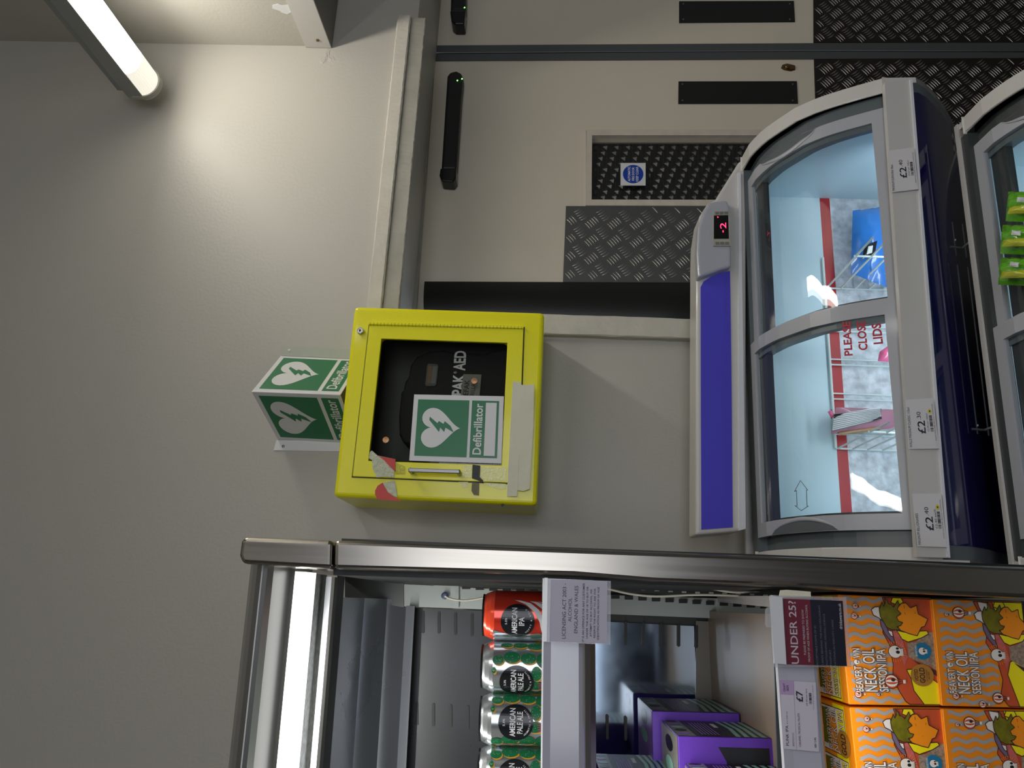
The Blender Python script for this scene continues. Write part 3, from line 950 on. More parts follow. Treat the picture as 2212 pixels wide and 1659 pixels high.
def freezer(label, xl, xr, lx0, lxm, lx1, arc, group, m_rim, m_ch, m_lid, frt, yback, fillw=0.5):
    yb, zb = arc[0]; yf, zf = arc[-1]
    t = thing('chest_freezer', ((xl + xr) / 2, (yb + yf) / 2, 0), label, 'freezer', group)
    b = MB()       # side walls following the lid curve, back, front skirt
    for xa_, xb_ in ((xl, xl + 0.012), (xr - 0.012, xr)):
        pr = [Vector((xa_, y, z - 0.004)) for y, z in [arc_at(k / 14, arc) for k in range(15)]]
        pr = [Vector((xa_, yback, arc[0][1] - 0.004))] + pr + [Vector((xa_, y, z)) for y, z in frt] + [Vector((xa_, frt[-1][0] + 0.01, 0.03)), Vector((xa_, yback, 0.03))]
        b.prism(pr, (xb_ - xa_, 0, 0), m_rim)
    b.box((xl, yback - 0.01, 0.03), (xr, yback, zb), m_rim)
    b.build('body', t)
    b = MB()       # pale rims beside the lids
    sheet(b, xl, lx0 - 0.028, 0, 1, arc, m_rim, 0, 0.02); b.build('rim', t, bevel=0.002)
    b = MB(); sheet(b, lx1 + 0.028, xr, 0, 1, arc, m_rim, 0, 0.02); b.build('rim', t, bevel=0.002)
    b = MB()       # front that curves under
    fp = [(yf + 0.001, zf - 0.015)] + list(frt) + [(frt[-1][0] + 0.01, 0.03)]
    b.grid([[Vector((x, y, z)) for x in (xl, xl + 0.035)] for y, z in fp], M_FZD); b.grid([[Vector((x, y, z)) for x in (xr - 0.035, xr)] for y, z in fp], M_FZD)
    b.grid([[Vector((x, y - 0.002, z)) for x in (xl + 0.035, xr - 0.035)] for y, z in fp], M_NAVY)
    b.build('front_panel', t)
    b = MB()       # channel round the lids
    sheet(b, lx0 - 0.03, lx0, 0, 1, arc, m_ch, 0.022, 0.01); sheet(b, lx1, lx1 + 0.03, 0, 1, arc, m_ch, 0.022, 0.01)
    for X in (lx0 - 0.029, lx1 + 0.029):
        sheet(b, X - 0.001, X + 0.001, 0, 1, arc, m_ch, 0.004, 0.024)
    y0, z0_ = arc[0]
    b.box((lx0 - 0.03, y0 - 0.002, z0_ - 0.03), (lx1 + 0.03, y0 + 0.035, z0_ - 0.004), m_ch)
    b.build('lid_channel', t)
    for k, (a_, c_, dr_) in enumerate(((lx0, lxm, 0.004), (lxm - 0.022, lx1, 0.012))):
        b = MB(); w = 0.027
        sheet(b, a_, a_ + w, 0.0, 1, arc, m_lid, dr_, 0.01); sheet(b, c_ - w, c_, 0.0, 1, arc, m_lid, dr_, 0.01)
        sheet(b, a_ + w, c_ - w, 0.90, 1.0, arc, m_lid, dr_, 0.01, 6)
        sheet(b, a_ + w, c_ - w, 0.0, 0.05, arc, m_lid, dr_, 0.01, 4)
        ld = b.build('sliding_lid', t)
        b = MB(); b.grid([[Vector((X_, arc_at(0.05 + 0.85 * i / 24, arc)[0], arc_at(0.05 + 0.85 * i / 24, arc)[1] - dr_ - 0.003)) for X_ in (a_ + w, c_ - w)] for i in range(25)], M_GLASS)
        # one face of glass is enough for the clear sheet
        gl = b.build('lid_glass', ld)
        b = MB()
        sheet(b, a_ + w, c_ - w, 0.05, 0.13, arc, M_FZSEAL, dr_ + 0.012, 0.012, 4)
        sheet(b, a_ + w, a_ + w + 0.004, 0.05, 0.9, arc, M_FZSEAL, dr_ + 0.008, 0.012); sheet(b, c_ - w - 0.012, c_ - w, 0.05, 0.9, arc, M_FZD, dr_ + 0.008, 0.02)
        b.build('seal', ld)
        b = MB()   # grip on the outer stile, its scoop's shade painted as a dark crescent
        xs = (a_ + 0.001, a_ + 0.020) if k == 0 else (c_ - 0.020, c_ - 0.001)
        rows = []
        for i in range(21):
            q = i / 20; y, z = arc_at(0.16 + 0.42 * q, arc); wd = math.sin(math.pi * q) ** 0.6
            xc = xs[0] if k == 0 else xs[1]; sg = 1 if k == 0 else -1
            rows.append([Vector((xc, y, z - dr_ + 0.0012)), Vector((xc + sg * 0.019 * wd, y, z - dr_ + 0.0015)), Vector((xc + sg * 0.021 * wd, y, z - dr_ + 0.005 * wd + 0.001)), Vector((xc + sg * 0.027 * wd, y, z - dr_ + 0.001))])
        b.grid([r[:2] for r in rows], m_ch); b.grid([r[1:] for r in rows], m_lid); b.build('grip', ld)
    b = MB()       # tub, open at the top
    ti = (lx0 + 0.03, lx1 - 0.03, yf + 0.03, yb + 0.012)
    fin = [(y + 0.03, z) for y, z in frt]; yl = fin[-1][0]
    zbk = zb - 0.035
    x0_, x1_, ya_, yb_ = ti
    zr = zb - 0.175; zs = zr - 0.022
    b.add([(x0_, yb_, zr), (x1_, yb_, zr), (x1_, yb_, zbk), (x0_, yb_, zbk)], [(0, 1, 2, 3)], M_TUB)
    b.add([(x0_, yb_, zs), (x1_, yb_, zs), (x1_, yb_, zr), (x0_, yb_, zr)], [(0, 1, 2, 3)], M_REDS)
    b.add([(x0_, yb_, 0.35), (x1_, yb_, 0.35), (x1_, yb_, zs), (x0_, yb_, zs)], [(0, 1, 2, 3)], M_FROST)
    for X in (x0_, x1_):
        pr = [(X, y, z - 0.03) for y, z in [arc_at(k / 10, arc) for k in range(11)]]
        q_ = [(X, yb_, 0.35)] + [(X, yb_, zbk)] + pr + [(X, y, z) for y, z in fin] + [(X, yl, 0.35)]; b.add(q_, [list(range(len(q_)))], M_TUB)
    b.grid([[Vector((X, y, z)) for X in (x0_, x1_)] for y, z in [(yf + 0.03, zf - 0.03)] + fin + [(yl, 0.35)]], M_FROST)
    b.add([(x0_, yl, 0.5), (x1_, yl, 0.5), (x1_, yb_, 0.5), (x0_, yb_, 0.5)], [(0, 1, 2, 3)], M_FROST)
    b.build('tub', t)
    area('freezer_fill', ((x0_ + x1_) / 2, yf + 0.05, zf - 0.045), (math.radians(62), 0, 0), x1_ - x0_ - 0.1, 0.02, fillw, (0.82, 0.93, 1.0))  # unseen fill light added to brighten the tub, no fitting built
    print('FRT', frt)
    return t, ti, zr


LX0, LXM, LX1 = 0.1437, 0.548, 0.939
fz1, ti1, zr1 = freezer('light grey two-lid chest freezer with a purple-blue light box along its back', 0.085, XR1, LX0, LXM, LX1, ARC,
                        'curved-lid chest freezers', M_FZ, M_FZD, M_FZG, FRT, ARC[0][0] + 0.085)
yf1, zf1 = ARC[-1]
# price rail along the front edge
YR = yf1 - 0.012
b = MB()
b.img([(1981, 1203), (2053, 1205), (1970, 170), (1911, 178)], YR, 0.012, M_FZ)
b.img([(2047, 1204), (2053, 1205), (1971, 170), (1966, 171)], YR - 0.004, 0.004, M_RAILC)
b.build('price_rail', fz1)
# light box on the back
YB = ARC[0][0] - 0.02
b = MB()
ho = [(1503, 1157), (1504, 560), (1505, 510), (1512, 465), (1528, 440), (1545, 431), (1598, 346), (1612, 350), (1612, 1142), (1590, 1149)]
b.img(ho, YB + 0.02, 0.075, M_FZ)
b.build('light_box', fz1, bevel=0.006, seg=3)
b = MB()
pp = [(1515, 1144)] + [(1514, 900), (1513.5, 620), (1520, 608), (1535, 598), (1555, 590), (1577, 585), (1580, 800), (1583, 1139)]
b.img(pp, YB + 0.0185, 0.004, M_BLUE)
b.build('lit_panel', fz1)
b = MB()
b.img([(1597, 1146), (1611, 1142), (1600, 372), (1595, 372)], YB + 0.013, 0.01, M_RAILC)
b.build('metal_strip', fz1)
b = MB()
pod = [(1508, 600), (1505, 545), (1508, 490), (1520, 455), (1533, 436), (1570, 431), (1577, 445), (1580, 520), (1580, 575), (1557, 582), (1530, 592)]
b.img(pod, YB - 0.002, 0.03, M_FZG)
pod_o = b.build('control_pod', fz1, bevel=0.006, seg=3)
b = MB(); b.img([(1541, 531), (1541, 457), (1576, 456), (1578.5, 531)], YB - 0.006, 0.006, M_TRIMD)
f = isurf([(1541, 531), (1541, 457), (1576, 456), (1578.5, 531)], YB - 0.006)
poly(b, f, rect(0.2, 0.03, 0.88, 0.9), M_BLACKG, 0.0006)
txt(b, f, '2', 0.49, 0.40, 0.66, 0.76, M_REDL, 0.001); txt(b, f, '-', 0.38, 0.54, 0.44, 0.6, M_REDL, 0.001)
poly(b, f, [(0.8, 0.25), (0.85, 0.22), (0.83, 0.33)], M_REDL, 0.001)
M_BTN = mat('button_grey', flat(120, 118, 108), 0.4)
for s0 in (0.03, 0.905):
    for t0 in (0.12, 0.4, 0.68):
        poly(b, f, rect(s0, t0, s0 + 0.08, t0 + 0.22), M_BTN, 0.0008)
b.build('controller', pod_o, bevel=0.0)
# lettering and arrow on the left lid


def glyphs_on_lid(b, s, p_tl, p_tr, p_br, p_bl, m, bold=0.0, h=0.0, arc=ARC):
    def f(u_, v_, hh=0.0):
        x = (p_tl[0] * (1 - u_) + p_tr[0] * u_) * (1 - v_) + (p_bl[0] * (1 - u_) + p_br[0] * u_) * v_
        y = (p_tl[1] * (1 - u_) + p_tr[1] * u_) * (1 - v_) + (p_bl[1] * (1 - u_) + p_br[1] * u_) * v_
        return lid_hit(x, y, arc, 0.004, 0.001)
    txt(b, f, s, 0, 0, 1, 1, m, 0, bold)


M_REDT = mat('red_lettering', flat(185, 25, 50), 0.4)
b = MB()
glyphs_on_lid(b, 'PLEASE', (1824, 769), (1819, 695), (1837, 694), (1842.5, 768), M_REDT, 0.03)
glyphs_on_lid(b, 'CLOSE', (1855, 757), (1850, 695), (1869, 694), (1875, 756), M_REDT, 0.03)
glyphs_on_lid(b, 'LIDS', (1887, 744), (1882, 700), (1903, 698), (1908, 742), M_REDT, 0.03)
lid_objs = [o for o in fz1.children if o.name.startswith('sliding_lid')]
b.build('lettering', lid_objs[0])
b = MB(); aw = [(1720.5, 1060), (1716, 1062), (1729, 1038), (1745, 1059), (1742, 1058), (1743.5, 1094), (1746.5, 1093), (1731, 1103), (1717, 1092), (1721.5, 1094)]
b.tube([lid_hit(x, y, ARC, 0.004, 0.001) for x, y in aw + aw[:1]], 0.0006, M_GREY, 5)
b.build('arrow_mark', lid_objs[0])


def flabel(pts, title, price, pence, unit, label, dot=False, Y=YR - 0.0045):
    t = thing('price_label', at(pts[3][0], pts[3][1], Y), label, 'price label', 'price labels on the freezer rail')
    f = isurf(pts, Y); b = MB()
    poly(b, f, rect(0, 0, 1, 1), M_PAPER, 0)
    txt(b, f, title, 0.03, 0.04, min(0.97, 0.03 + 0.031 * len(title)), 0.13, M_BLK, 0.0003)
    txt(b, f, price, 0.30, 0.36, 0.56, 0.62, M_INK, 0.0003, 0.01); txt(b, f, pence, 0.58, 0.36, 0.74, 0.5, M_INK, 0.0003, 0.0)
    txt(b, f, unit, 0.34, 0.68, 0.70, 0.75, M_BLK, 0.0003)
    barcode(b, f, 0.34, 0.78, 0.66, 0.88, M_BLK, 0.0003)
    txt(b, f, 'P02F/304788 (Batch 16/04/24)', 0.16, 0.91, 0.88, 0.96, M_GREY, 0.0003)
    if dot:
        poly(b, f, ell(0.74, 0.82, 0.045, 0.06), mat('dot_yellow', flat(225, 200, 40), 0.5), 0.0005)
        poly(b, f, rect(0.725, 0.8, 0.755, 0.84), M_BLK, 0.0008)
    b.build('label_face', t)


flabel([(1981.4, 1180), (1970, 1066), (2033, 1066), (2046, 1182)], 'MAGNUM BILLIONAIRES', '£2', '.40', '£2.40 each', 'white £2.40 each label at the fridge end of the freezer rail', True)
flabel([(1962.4, 970), (1955, 863.5), (2015.4, 860), (2029.5, 969)], 'WALLS MAGNUM CLASSIC 110ml', '£2', '.30', '£2.09 per 100ml', 'white £2.30 label with yellow dot, middle of the freezer rail', True)
flabel([(1925.5, 415.7), (1919.5, 325.5), (1974, 318), (1984.5, 408.6)], 'MAGNUM EUPHORIA 90ml', '£2', '.40', '£2.67 per 100ml', 'white £2.40 label without a yellow dot, at the door end of the freezer rail')
# wire baskets inside
Yw = ti1[3] - 0.006


def basket(label, x_a, x_b, zr, ya, yb, group='wire baskets in the freezers', nsl=7, dx=0.0):
    t = thing('wire_basket', ((x_a + x_b) / 2, (ya + yb) / 2, zr - 0.2), label, 'basket', group)
    b = MB(); r = 0.0021
    b.tube([(x_a, yb, zr), (x_b, yb, zr)], 0.003, M_WIRE, 8)
    for k in range(int((x_b - x_a) / 0.075)):
        for q in (0, 0.012):
            x = x_a + 0.03 + k * 0.075 + q
            b.tube([(x, yb, zr), (x, yb, zr - 0.22)], r * 0.8, M_WIRE, 6)
    b.build('back_wires', t)
    b = MB()
    for k in range(nsl):
        z = zr - 0.004 - k * 0.03
        b.tube([(x_a, yb, z), (x_a, ya, z)], r, M_WIRE, 6)
    b.tube([(x_a, yb, zr), (x_a, yb, zr - 0.22)], r, M_WIRE, 6); b.tube([(x_a, yb - 0.16, zr), (x_a, yb - 0.16, zr - 0.22)], r, M_WIRE, 6)
    b.build('end_wires', t)
    b = MB()
    for k in range(8):
        b.tube([(x_a, ya + (yb - ya) * k / 7, zr - 0.22), (x_b, ya + (yb - ya) * k / 7, zr - 0.22)], r, M_WIRE, 6)
    b.build('base_wires', t)
    return t


xw1 = at(1788, 968, Yw).x; xw2 = at(1775, 622, Yw).x
basket('white wire basket in the left half of the freezer, pink wrapper in it', xw1, xw2 - 0.02, zr1 + 0.004, ti1[2] + 0.02, Yw)
basket('white wire basket in the door-side half of the freezer holding a blue pack', xw2, ti1[1] - 0.15, zr1 + 0.004, ti1[2] + 0.02, Yw)
# wrapped ices


def pillow(b, corners, puff, m, n=8, jag=0.0, seed=1):
    tl, tr, br, bl = [Vector(c) for c in corners]; r_ = random.Random(seed)
    nrm = (tr - tl).cross(bl - tl).normalized()
    if nrm.dot(CAM - tl) < 0:
        nrm = -nrm
    for sg in (1, -0.5):
        rows = []
        for i in range(n + 1):
            v_ = i / n; row = []
            for k in range(n + 1):
                u_ = k / n
                p = tl * (1 - u_) * (1 - v_) + tr * u_ * (1 - v_) + br * u_ * v_ + bl * (1 - u_) * v_
                e = (math.sin(math.pi * u_) * math.sin(math.pi * v_)) ** 0.5
                row.append(p + nrm * (sg * puff * e + (r_.uniform(-jag, jag) if 0 < e else 0)))
            rows.append(row)
        b.grid(rows, m)


M_PINK = mat('pink_wrapper', flat(225, 105, 150), 0.25, coat=0.5)
M_PINKD = mat('mauve_wrapper', flat(175, 120, 140), 0.3, coat=0.4)
M_WRAPW = mat('wrapper_print', flat(215, 220, 220), 0.35)
t = thing('ice_cream_wrapper', at(1850, 930, ti1[3] - 0.05), 'pink ice cream wrapper with striped white back, in the left half of the freezer', 'wrapper')
Yp = ti1[3] - 0.045
b = MB(); pillow(b, [at(1796, 938, Yp), at(1806, 880, Yp), at(1935, 885, Yp), at(1935, 925, Yp)], 0.012, M_PINKD, jag=0.002); b.build('wrapper', t)
b = MB(); pillow(b, [at(1798, 930, Yp - .016), at(1802, 895, Yp - .016), at(1900, 880, Yp - .016), at(1905, 905, Yp - .016)], 0.003, M_WRAPW, n=4)
for k in range(9):
    q = k / 8
    a_, c_ = at(1800 + 1 * q, 930 - 35 * q, Yp - .020), at(1903 + 2 * q, 905 - 22 * q, Yp - .020)
    b.tube([a_, c_], 0.0005, M_GREY, 4)
b.build('printed_back', t)
b = MB(); pillow(b, [at(1788, 890, Yp - .01), at(1796, 884, Yp - .01), at(1804, 898, Yp - .01), at(1796, 905, Yp - .01)], 0.004, M_PINK, n=4); b.build('folded_end', t)
b = MB(); pillow(b, [at(1812, 941, Yp - .005), at(1812, 933, Yp - .005), at(1906, 920, Yp - .005), at(1900, 929, Yp - .005)], 0.004, mat('gold_foil', flat(165, 130, 95), 0.35), n=5); b.build('gold_edge', t)
t = thing('ice_cream_wrapper', at(1910, 770, Yp - 0.1), 'bright pink wrapper corner below the red lettering on the freezer lid', 'wrapper')
b = MB(); pillow(b, [at(1896, 780, Yp - .1), at(1900, 760, Yp - .1), at(1935, 735, Yp - .1), at(1935, 783, Yp - .1)], 0.012, M_PINK, jag=0.001); b.build('wrapper', t)
M_BAGB = mat('blue_pack', flat(45, 120, 205), 0.25, coat=0.6)
t = thing('ice_lolly_pack', at(1890, 520, Yp - 0.05), 'bright blue plastic pack lying in the door-side half of the freezer', 'pack')
b = MB(); pillow(b, [at(1838, 590, Yp - .03), at(1842, 455, Yp - .03), at(1925, 445, Yp - .03), at(1925, 625, Yp - .03)], 0.03, M_BAGB, n=12, jag=0.003); b.build('pack_film', t)
b = MB(); pillow(b, [at(1862, 560, Yp - .067), at(1868, 530, Yp - .067), at(1895, 520, Yp - .067), at(1890, 548, Yp - .067)], 0.003, M_BLACKG, n=6)
pillow(b, [at(1872, 550, Yp - .072), at(1876, 532, Yp - .072), at(1886, 530, Yp - .072), at(1884, 546, Yp - .072)], 0.002, M_WRAPW, n=6); b.build('printed_shape', t)
# ---------- second freezer, nearer the camera and lower
p2 = at(2071.5, 263, yc(1.25))
d2y, d2z = p2.y - ARC[0][0], p2.z - ARC[0][1]
d2y -= 0.012
ARC2 = [(y + d2y, z + d2z) for y, z in ARC]
XR2 = p2.x
M_FZ2 = mat('freezer2_plastic', flat(150, 145, 142), 0.35, coat=0.2)
fz2, ti2, zr2 = freezer('chest freezer nearest the camera, in front of the navy face of the first', 0.085, XR2, 0.13, 0.13 + (XR2 - 0.19) * 0.5, XR2 - 0.06, ARC2,
                        'curved-lid chest freezers', M_FZ, mat('freezer_channel_dark', flat(66, 70, 70), 0.35), M_FZG, [(y + d2y, z + d2z) for y, z in FRT], ARC2[0][0] + 0.03)
basket('white wire basket in the nearest freezer under the green packs', 0.30, ti2[1] - 0.05, zr2 + 0.03, ti2[2] + 0.02, ti2[3] - 0.01)
M_GRN = mat('green_pack', flat(110, 190, 40), 0.25, coat=0.6, noise=0.9, nscale=25, dark=0.5)
M_YLW = mat('lime_pack', flat(190, 195, 50), 0.25, coat=0.6)
Yq = ti2[3] - 0.06
for k, (y0, y1, xo_) in enumerate(((615, 556, 2156), (548, 486, 2160), (478, 414, 2172))):
    t = thing('lolly_pack', at(2180, (y0 + y1) / 2, Yq), ['green and yellow lolly pack in the nearest freezer, closest to the fridge', 'green lolly pack in the middle of the three in the nearest freezer', 'green lolly pack in the nearest freezer, closest to the doors'][k], 'pack', 'green lolly packs')
    b = MB(); pillow(b, [at(xo_, y0, Yq - .01 * k), at(xo_ + 6, y1, Yq - .01 * k), at(xo_ + 120, y1 + 5, Yq - .09), at(xo_ + 120, y0 + 5, Yq - .09)], 0.02, M_GRN, n=12, jag=0.004, seed=k); b.build('pack_film', t)
    b = MB(); ym = (y0 + y1) / 2
    pillow(b, [at(xo_ + 4, ym + 16, Yq - .03 - .01 * k), at(xo_ + 8, ym + 2, Yq - .03 - .01 * k), at(xo_ + 74, ym - 2, Yq - .085), at(xo_ + 70, ym + 14, Yq - .085)], 0.008, M_YLW, n=8, jag=0.002, seed=k + 9); b.build('printed_band', t)
    b = MB(); pillow(b, [at(xo_ + 24, ym - 10, Yq - .047 - .01 * k), at(xo_ + 26, ym - 20, Yq - .047 - .01 * k), at(xo_ + 46, ym - 18, Yq - .07), at(xo_ + 44, ym - 8, Yq - .07)], 0.003, M_WRAPW, n=5, jag=0.0015, seed=k); b.build('barcode_patch', t)
# ================================================================ OPEN FRIDGE
PHI = 0.026
DF = Vector((math.cos(PHI), 0, math.sin(PHI))); UF = Vector((-math.sin(PHI), 0, math.cos(PHI)))
YS = yc(0.93)
fr = thing('open_display_fridge', (-0.45, yc(1.3), 0), 'tall stainless steel open fridge with shelves of beer, left of the freezer', 'fridge')
b = MB(); b.img([(526, 1160), (718, 1167), (716, 1229), (540, 1219), (522, 1217), (516, 1200), (520, 1170)], YS, 0.6, M_STEEL, M_STEEL)
b.build('canopy_end', fr, bevel=0.005, seg=3)
b = MB(); b.img([(722, 1167), (1240, 1186), (1600, 1199), (2230, 1225), (2230, 1293), (1954, 1281), (1700, 1268), (1412, 1257), (1240, 1243), (721, 1229)], YS, 0.03, M_STEEL)
b.build('end_post', fr, bevel=0.005, seg=3)
b = MB(); b.img([(738, 1163), (1240, 1183), (1600, 1196), (2230, 1221), (2230, 1275), (738, 1220)], YS + 0.012, 0.70, M_BLACK)
b.build('end_panel', fr)
b = MB(); b.img([(720, 1242), (1700, 1272), (2230, 1291), (2230, 1283), (1700, 1262), (720, 1227)], YS + 0.03, 0.5, M_DARKIN); b.build('inner_side', fr)


def sweep(b, prof, ya_, y_right, xl=-1.0):
    """profile points (camera distance, image x at image y=ya_) extruded along the fridge"""
    P = []
    for (c, xi, m) in prof:
        P.append((at(xi, ya_, yc(c)), m, c))
    for i in range(len(P) - 1):
        (p, m, c), (q, _, c2) = P[i], P[i + 1]
        xr_ = at(P[0][0].x * 0 + prof[0][1], y_right, yc(prof[0][0])).x
        a0 = p + DF * (xl - p.x) / DF.x; a1 = p + DF * (xr_ - p.x) / DF.x
        b0 = q + DF * (xl - q.x) / DF.x; b1 = q + DF * (xr_ - q.x) / DF.x
        b.add([a0, a1, b1, b0], [(0, 1, 2, 3)], m)


def swp(name, prof, ya_, y_right, parent=fr, xl=-1.0):
    b = MB(); sweep(b, prof, ya_, y_right, xl); return b.build(name, parent)


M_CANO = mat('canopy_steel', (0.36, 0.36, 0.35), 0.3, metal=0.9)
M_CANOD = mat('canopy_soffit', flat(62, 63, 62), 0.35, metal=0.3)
M_PERF = mat('perforated_plate', flat(150, 154, 152), 0.5, noise=0.9, nscale=160, dark=0.5)
swp('canopy', [(1.25, 535, M_CANO), (1.02, 522, M_CANO), (0.985, 528, M_CANO), (0.965, 537, M_CANO), (0.955, 547, M_RAILC), (0.953, 550, M_CANO), (0.955, 560, M_CANO), (0.965, 574, M_CANOD), (1.03, 621, M_CANOD), (1.05, 660, M_CANOD)], 1400, 1225)  # pale line on the front bend is a highlight put into the colour
swp('light_tube', [(1.015, 622, M_LEDT), (1.005, 646, M_LEDT2), (1.03, 669, M_LEDT2)], 1400, 1234)
swp('air_grille', [(1.04, 668, M_PERF), (1.10, 692, M_PERF), (1.10, 694, M_PERF)], 1400, 1238)
swp('grille_rail', [(1.07, 692, M_RAILC), (1.065, 704, M_FZ), (1.08, 711, M_CANOD), (1.09, 718, M_CANOD)], 1400, 1245)
swp('upper_gap', [(1.10, 716, M_DARKIN), (1.16, 733, M_DARKIN)], 1400, 1240)
M_STEELU = mat('soft_steel', (0.42, 0.45, 0.5), 0.3, metal=0.7, rnoise=0.1, nscale=5)
swp('upper_panel', [(1.17, 731, M_STEELU), (1.30, 780, M_STEELU), (1.38, 830, M_STEELU), (1.40, 872, M_STEELD)], 1400, 1290)
swp('panel_lip', [(1.36, 872, M_STEELU), (1.355, 888, M_RAILC), (1.36, 891, M_DARKIN), (1.40, 893, M_DARKIN)], 1400, 1308)
swp('back_panel', [(1.40, 889, M_STEELD), (1.401, 1290, M_STEELD)], 1400, 1312)
swp('polished_panel', [(1.395, 1270, M_MIRR), (1.395, 1501, M_MIRR)], 1400, 1341)
swp('lower_back', [(1.402, 1200, M_DARKIN), (1.41, 2230, M_DARKIN)], 1400, 1250)
b = MB()
for (x, y0, y1) in [(913.7, 1321.6, 1366), (948, 1323, 1367), (983.8, 1325, 1370), (1019.5, 1327, 1372), (900, 1519, 1565.6), (936, 1521, 1568), (973, 1524, 1570), (1010, 1526, 1573)]:
    b.img([(x - 3, y0), (x - 3, y1), (x, y1 + 2.5), (x + 3, y1), (x + 3, y0), (x, y0 - 2.5)], yc(1.398), 0.001, M_BLK)
for (x, y0, y1) in [(1351.7, 1344, 1391), (1390, 1346, 1393), (1428, 1348, 1394), (1466.8, 1350, 1395), (1505, 1352, 1398), (1273.7, 1543, 1593), (1312, 1546, 1596), (1351.7, 1549, 1598)]:
    b.img([(x - 3, y0), (x - 3, y1), (x, y1 + 2.5), (x + 3, y1), (x + 3, y0), (x, y0 - 2.5)], yc(1.390), 0.001, M_BLK)
b.build('air_slots', fr, kind='stuff')
# slotted uprights at the end
b = MB()
b.img([(745, 1290), (745, 1238), (872, 1258), (872, 1312)], yc(1.385), 0.01, mat('liner_dark_grey', flat(72, 76, 74), 0.35, metal=0.4))
b.img([(873, 1310), (873, 1262), (1300, 1285), (1700, 1297), (1700, 1342), (1300, 1326)], yc(1.38), 0.01, M_GALV)
b.img([(1503, 1520), (1503, 1341), (1541, 1343), (1541, 1520)], yc(1.392), 0.003, mat('grey_brown', flat(108, 104, 96), 0.4, metal=0.3))
b.img([(937, 1311), (937, 1263), (991, 1266), (991, 1312)], yc(1.375), 0.004, M_GALV)
up = b.build('upright', fr)
b = MB()
for k in range(26):
    x = 1007 + k * 29.3; yy = 1267 + (x - 1000) * 0.065
    b.img([(x - 9, yy + 5), (x - 9, yy - 4), (x + 9, yy - 4), (x + 9, yy + 5)], yc(1.372), 0.001, M_BLK)
    x2 = x + 2
    b.img([(x2 - 5, yy - 17), (x2 - 5, yy - 25), (x2 + 5, yy - 25), (x2 + 5, yy - 17)], yc(1.30), 0.002, M_GALV)
b.build('slots', up, kind='stuff')
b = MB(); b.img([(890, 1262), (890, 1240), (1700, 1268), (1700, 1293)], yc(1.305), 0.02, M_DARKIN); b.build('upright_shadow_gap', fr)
# cables
def cable(pts, Y, label, r=0.0018, m=mat('cable_white', flat(205, 200, 185), 0.4)):
    P = [at(x, y, Y) for x, y in pts]; Q = []
    for i in range(len(P) - 1):
        a = P[max(0, i - 1)]; c = P[i]; d = P[i + 1]; e = P[min(len(P) - 1, i + 2)]
        for k in range(6):
            t_ = k / 6
            Q.append(0.5 * ((2 * c) + (-a + d) * t_ + (2 * a - 5 * c + 4 * d - e) * t_ * t_ + (-a + 3 * c - 3 * d + e) * t_ ** 3))
    Q.append(P[-1])
    b = MB(); b.tube(Q, r, m, 8); o = b.build('cable'); o['label'] = label; o['category'] = 'cable'
    return o


cable([(961, 1287), (966, 1291), (985, 1296), (1010, 1297), (1042, 1292), (1080, 1286), (1120, 1284)], yc(1.34), 'short white cable coming out of the fridge back beside the red can')
cable([(1300, 1262), (1318, 1266), (1338, 1260), (1400, 1258), (1470, 1261), (1529, 1270), (1584, 1279), (1630, 1277), (1672, 1270)], yc(1.15), 'white cable sagging down inside the fridge end, the nearer of two')
cable([(1300, 1270), (1318, 1273), (1363, 1283), (1418, 1288), (1501, 1285), (1570, 1286), (1642, 1289)], yc(1.18), 'white cable running down behind the acrylic guard inside the fridge end')
b = MB(); p = at(961, 1287, yc(1.37)); b.lathe((p.x, p.y, p.z), [(0.006, 0), (0.006, -0.004), (0.0035, -0.005), (0.0002, -0.005)], mat('grommet', flat(60, 75, 110), 0.4), 16, 'y'); b.build('grommet', fr)
# shelves and rails
RP = [(0.935, 1170.5, M_RAILC), (0.93, 1174, M_RAIL), (0.932, 1190, M_RAIL), (0.932, 1250, M_RAIL), (0.935, 1258, M_RAILC), (0.94, 1262, M_RAILC), (0.945, 1264, M_DULL), (0.95, 1275, M_DULL), (0.965, 1286, M_DARKIN), (1.3, 1278, M_GALV), (1.3, 1277, M_GALV)]  # pale strips along the rail's edges carry painted highlights
swp('shelf_rail', RP, 1400, 1249)
b = MB(); b.img([(1172, 1680), (1171, 1260), (1262, 1260), (1262, 1680)], yc(0.955), 0.003, M_FZD); b.build('rail_reflection_blocker', fr); b = MB(); b.img([(1680, 1680), (1668, 1290), (1760, 1290), (1772, 1680)], yc(0.95), 0.003, M_FZD); b.build('rail_reflection_blocker', fr)  # dark sheets added behind the rails so the polished panel reflects dark
shz = at(1204, 1400, yc(0.95))
b = MB()
xr_ = 0.0
for (c0, c1, dz) in ((0.945, 1.385, 0),):
    p = at(1205, 1400, yc(c0)) - Vector((0, 0, 0.0175)); a0 = p + DF * (-1.0 - p.x); a1 = p + DF * (xr_ - p.x)
    b.prism([a0, a1, a1 - UF * 0.012, a0 - UF * 0.012], (0, c1 - c0, 0), M_GALV)
b.build('shelf', fr)
SH1 = p        # point on the shelf top
RP2 = [(0.925, 1674.7, M_RAILC), (0.92, 1680, M_RAIL), (0.922, 1700, M_RAIL), (0.922, 1758, M_RAIL), (0.925, 1764.6, M_FZD), (0.94, 1768, M_DARKIN)]
swp('shelf_rail', RP2, 1440, 1286)
b = MB(); p = at(1713, 1440, yc(0.945)); a0 = p + DF * (-1.0 - p.x); a1 = p + DF * (0.0 - p.x)
b.prism([a0, a1, a1 - UF * 0.012, a0 - UF * 0.012], (0, 0.45, 0), mat('shelf_brown', flat(150, 132, 112), 0.42, noise=0.5, nscale=9, dark=0.75)); b.build('shelf', fr)
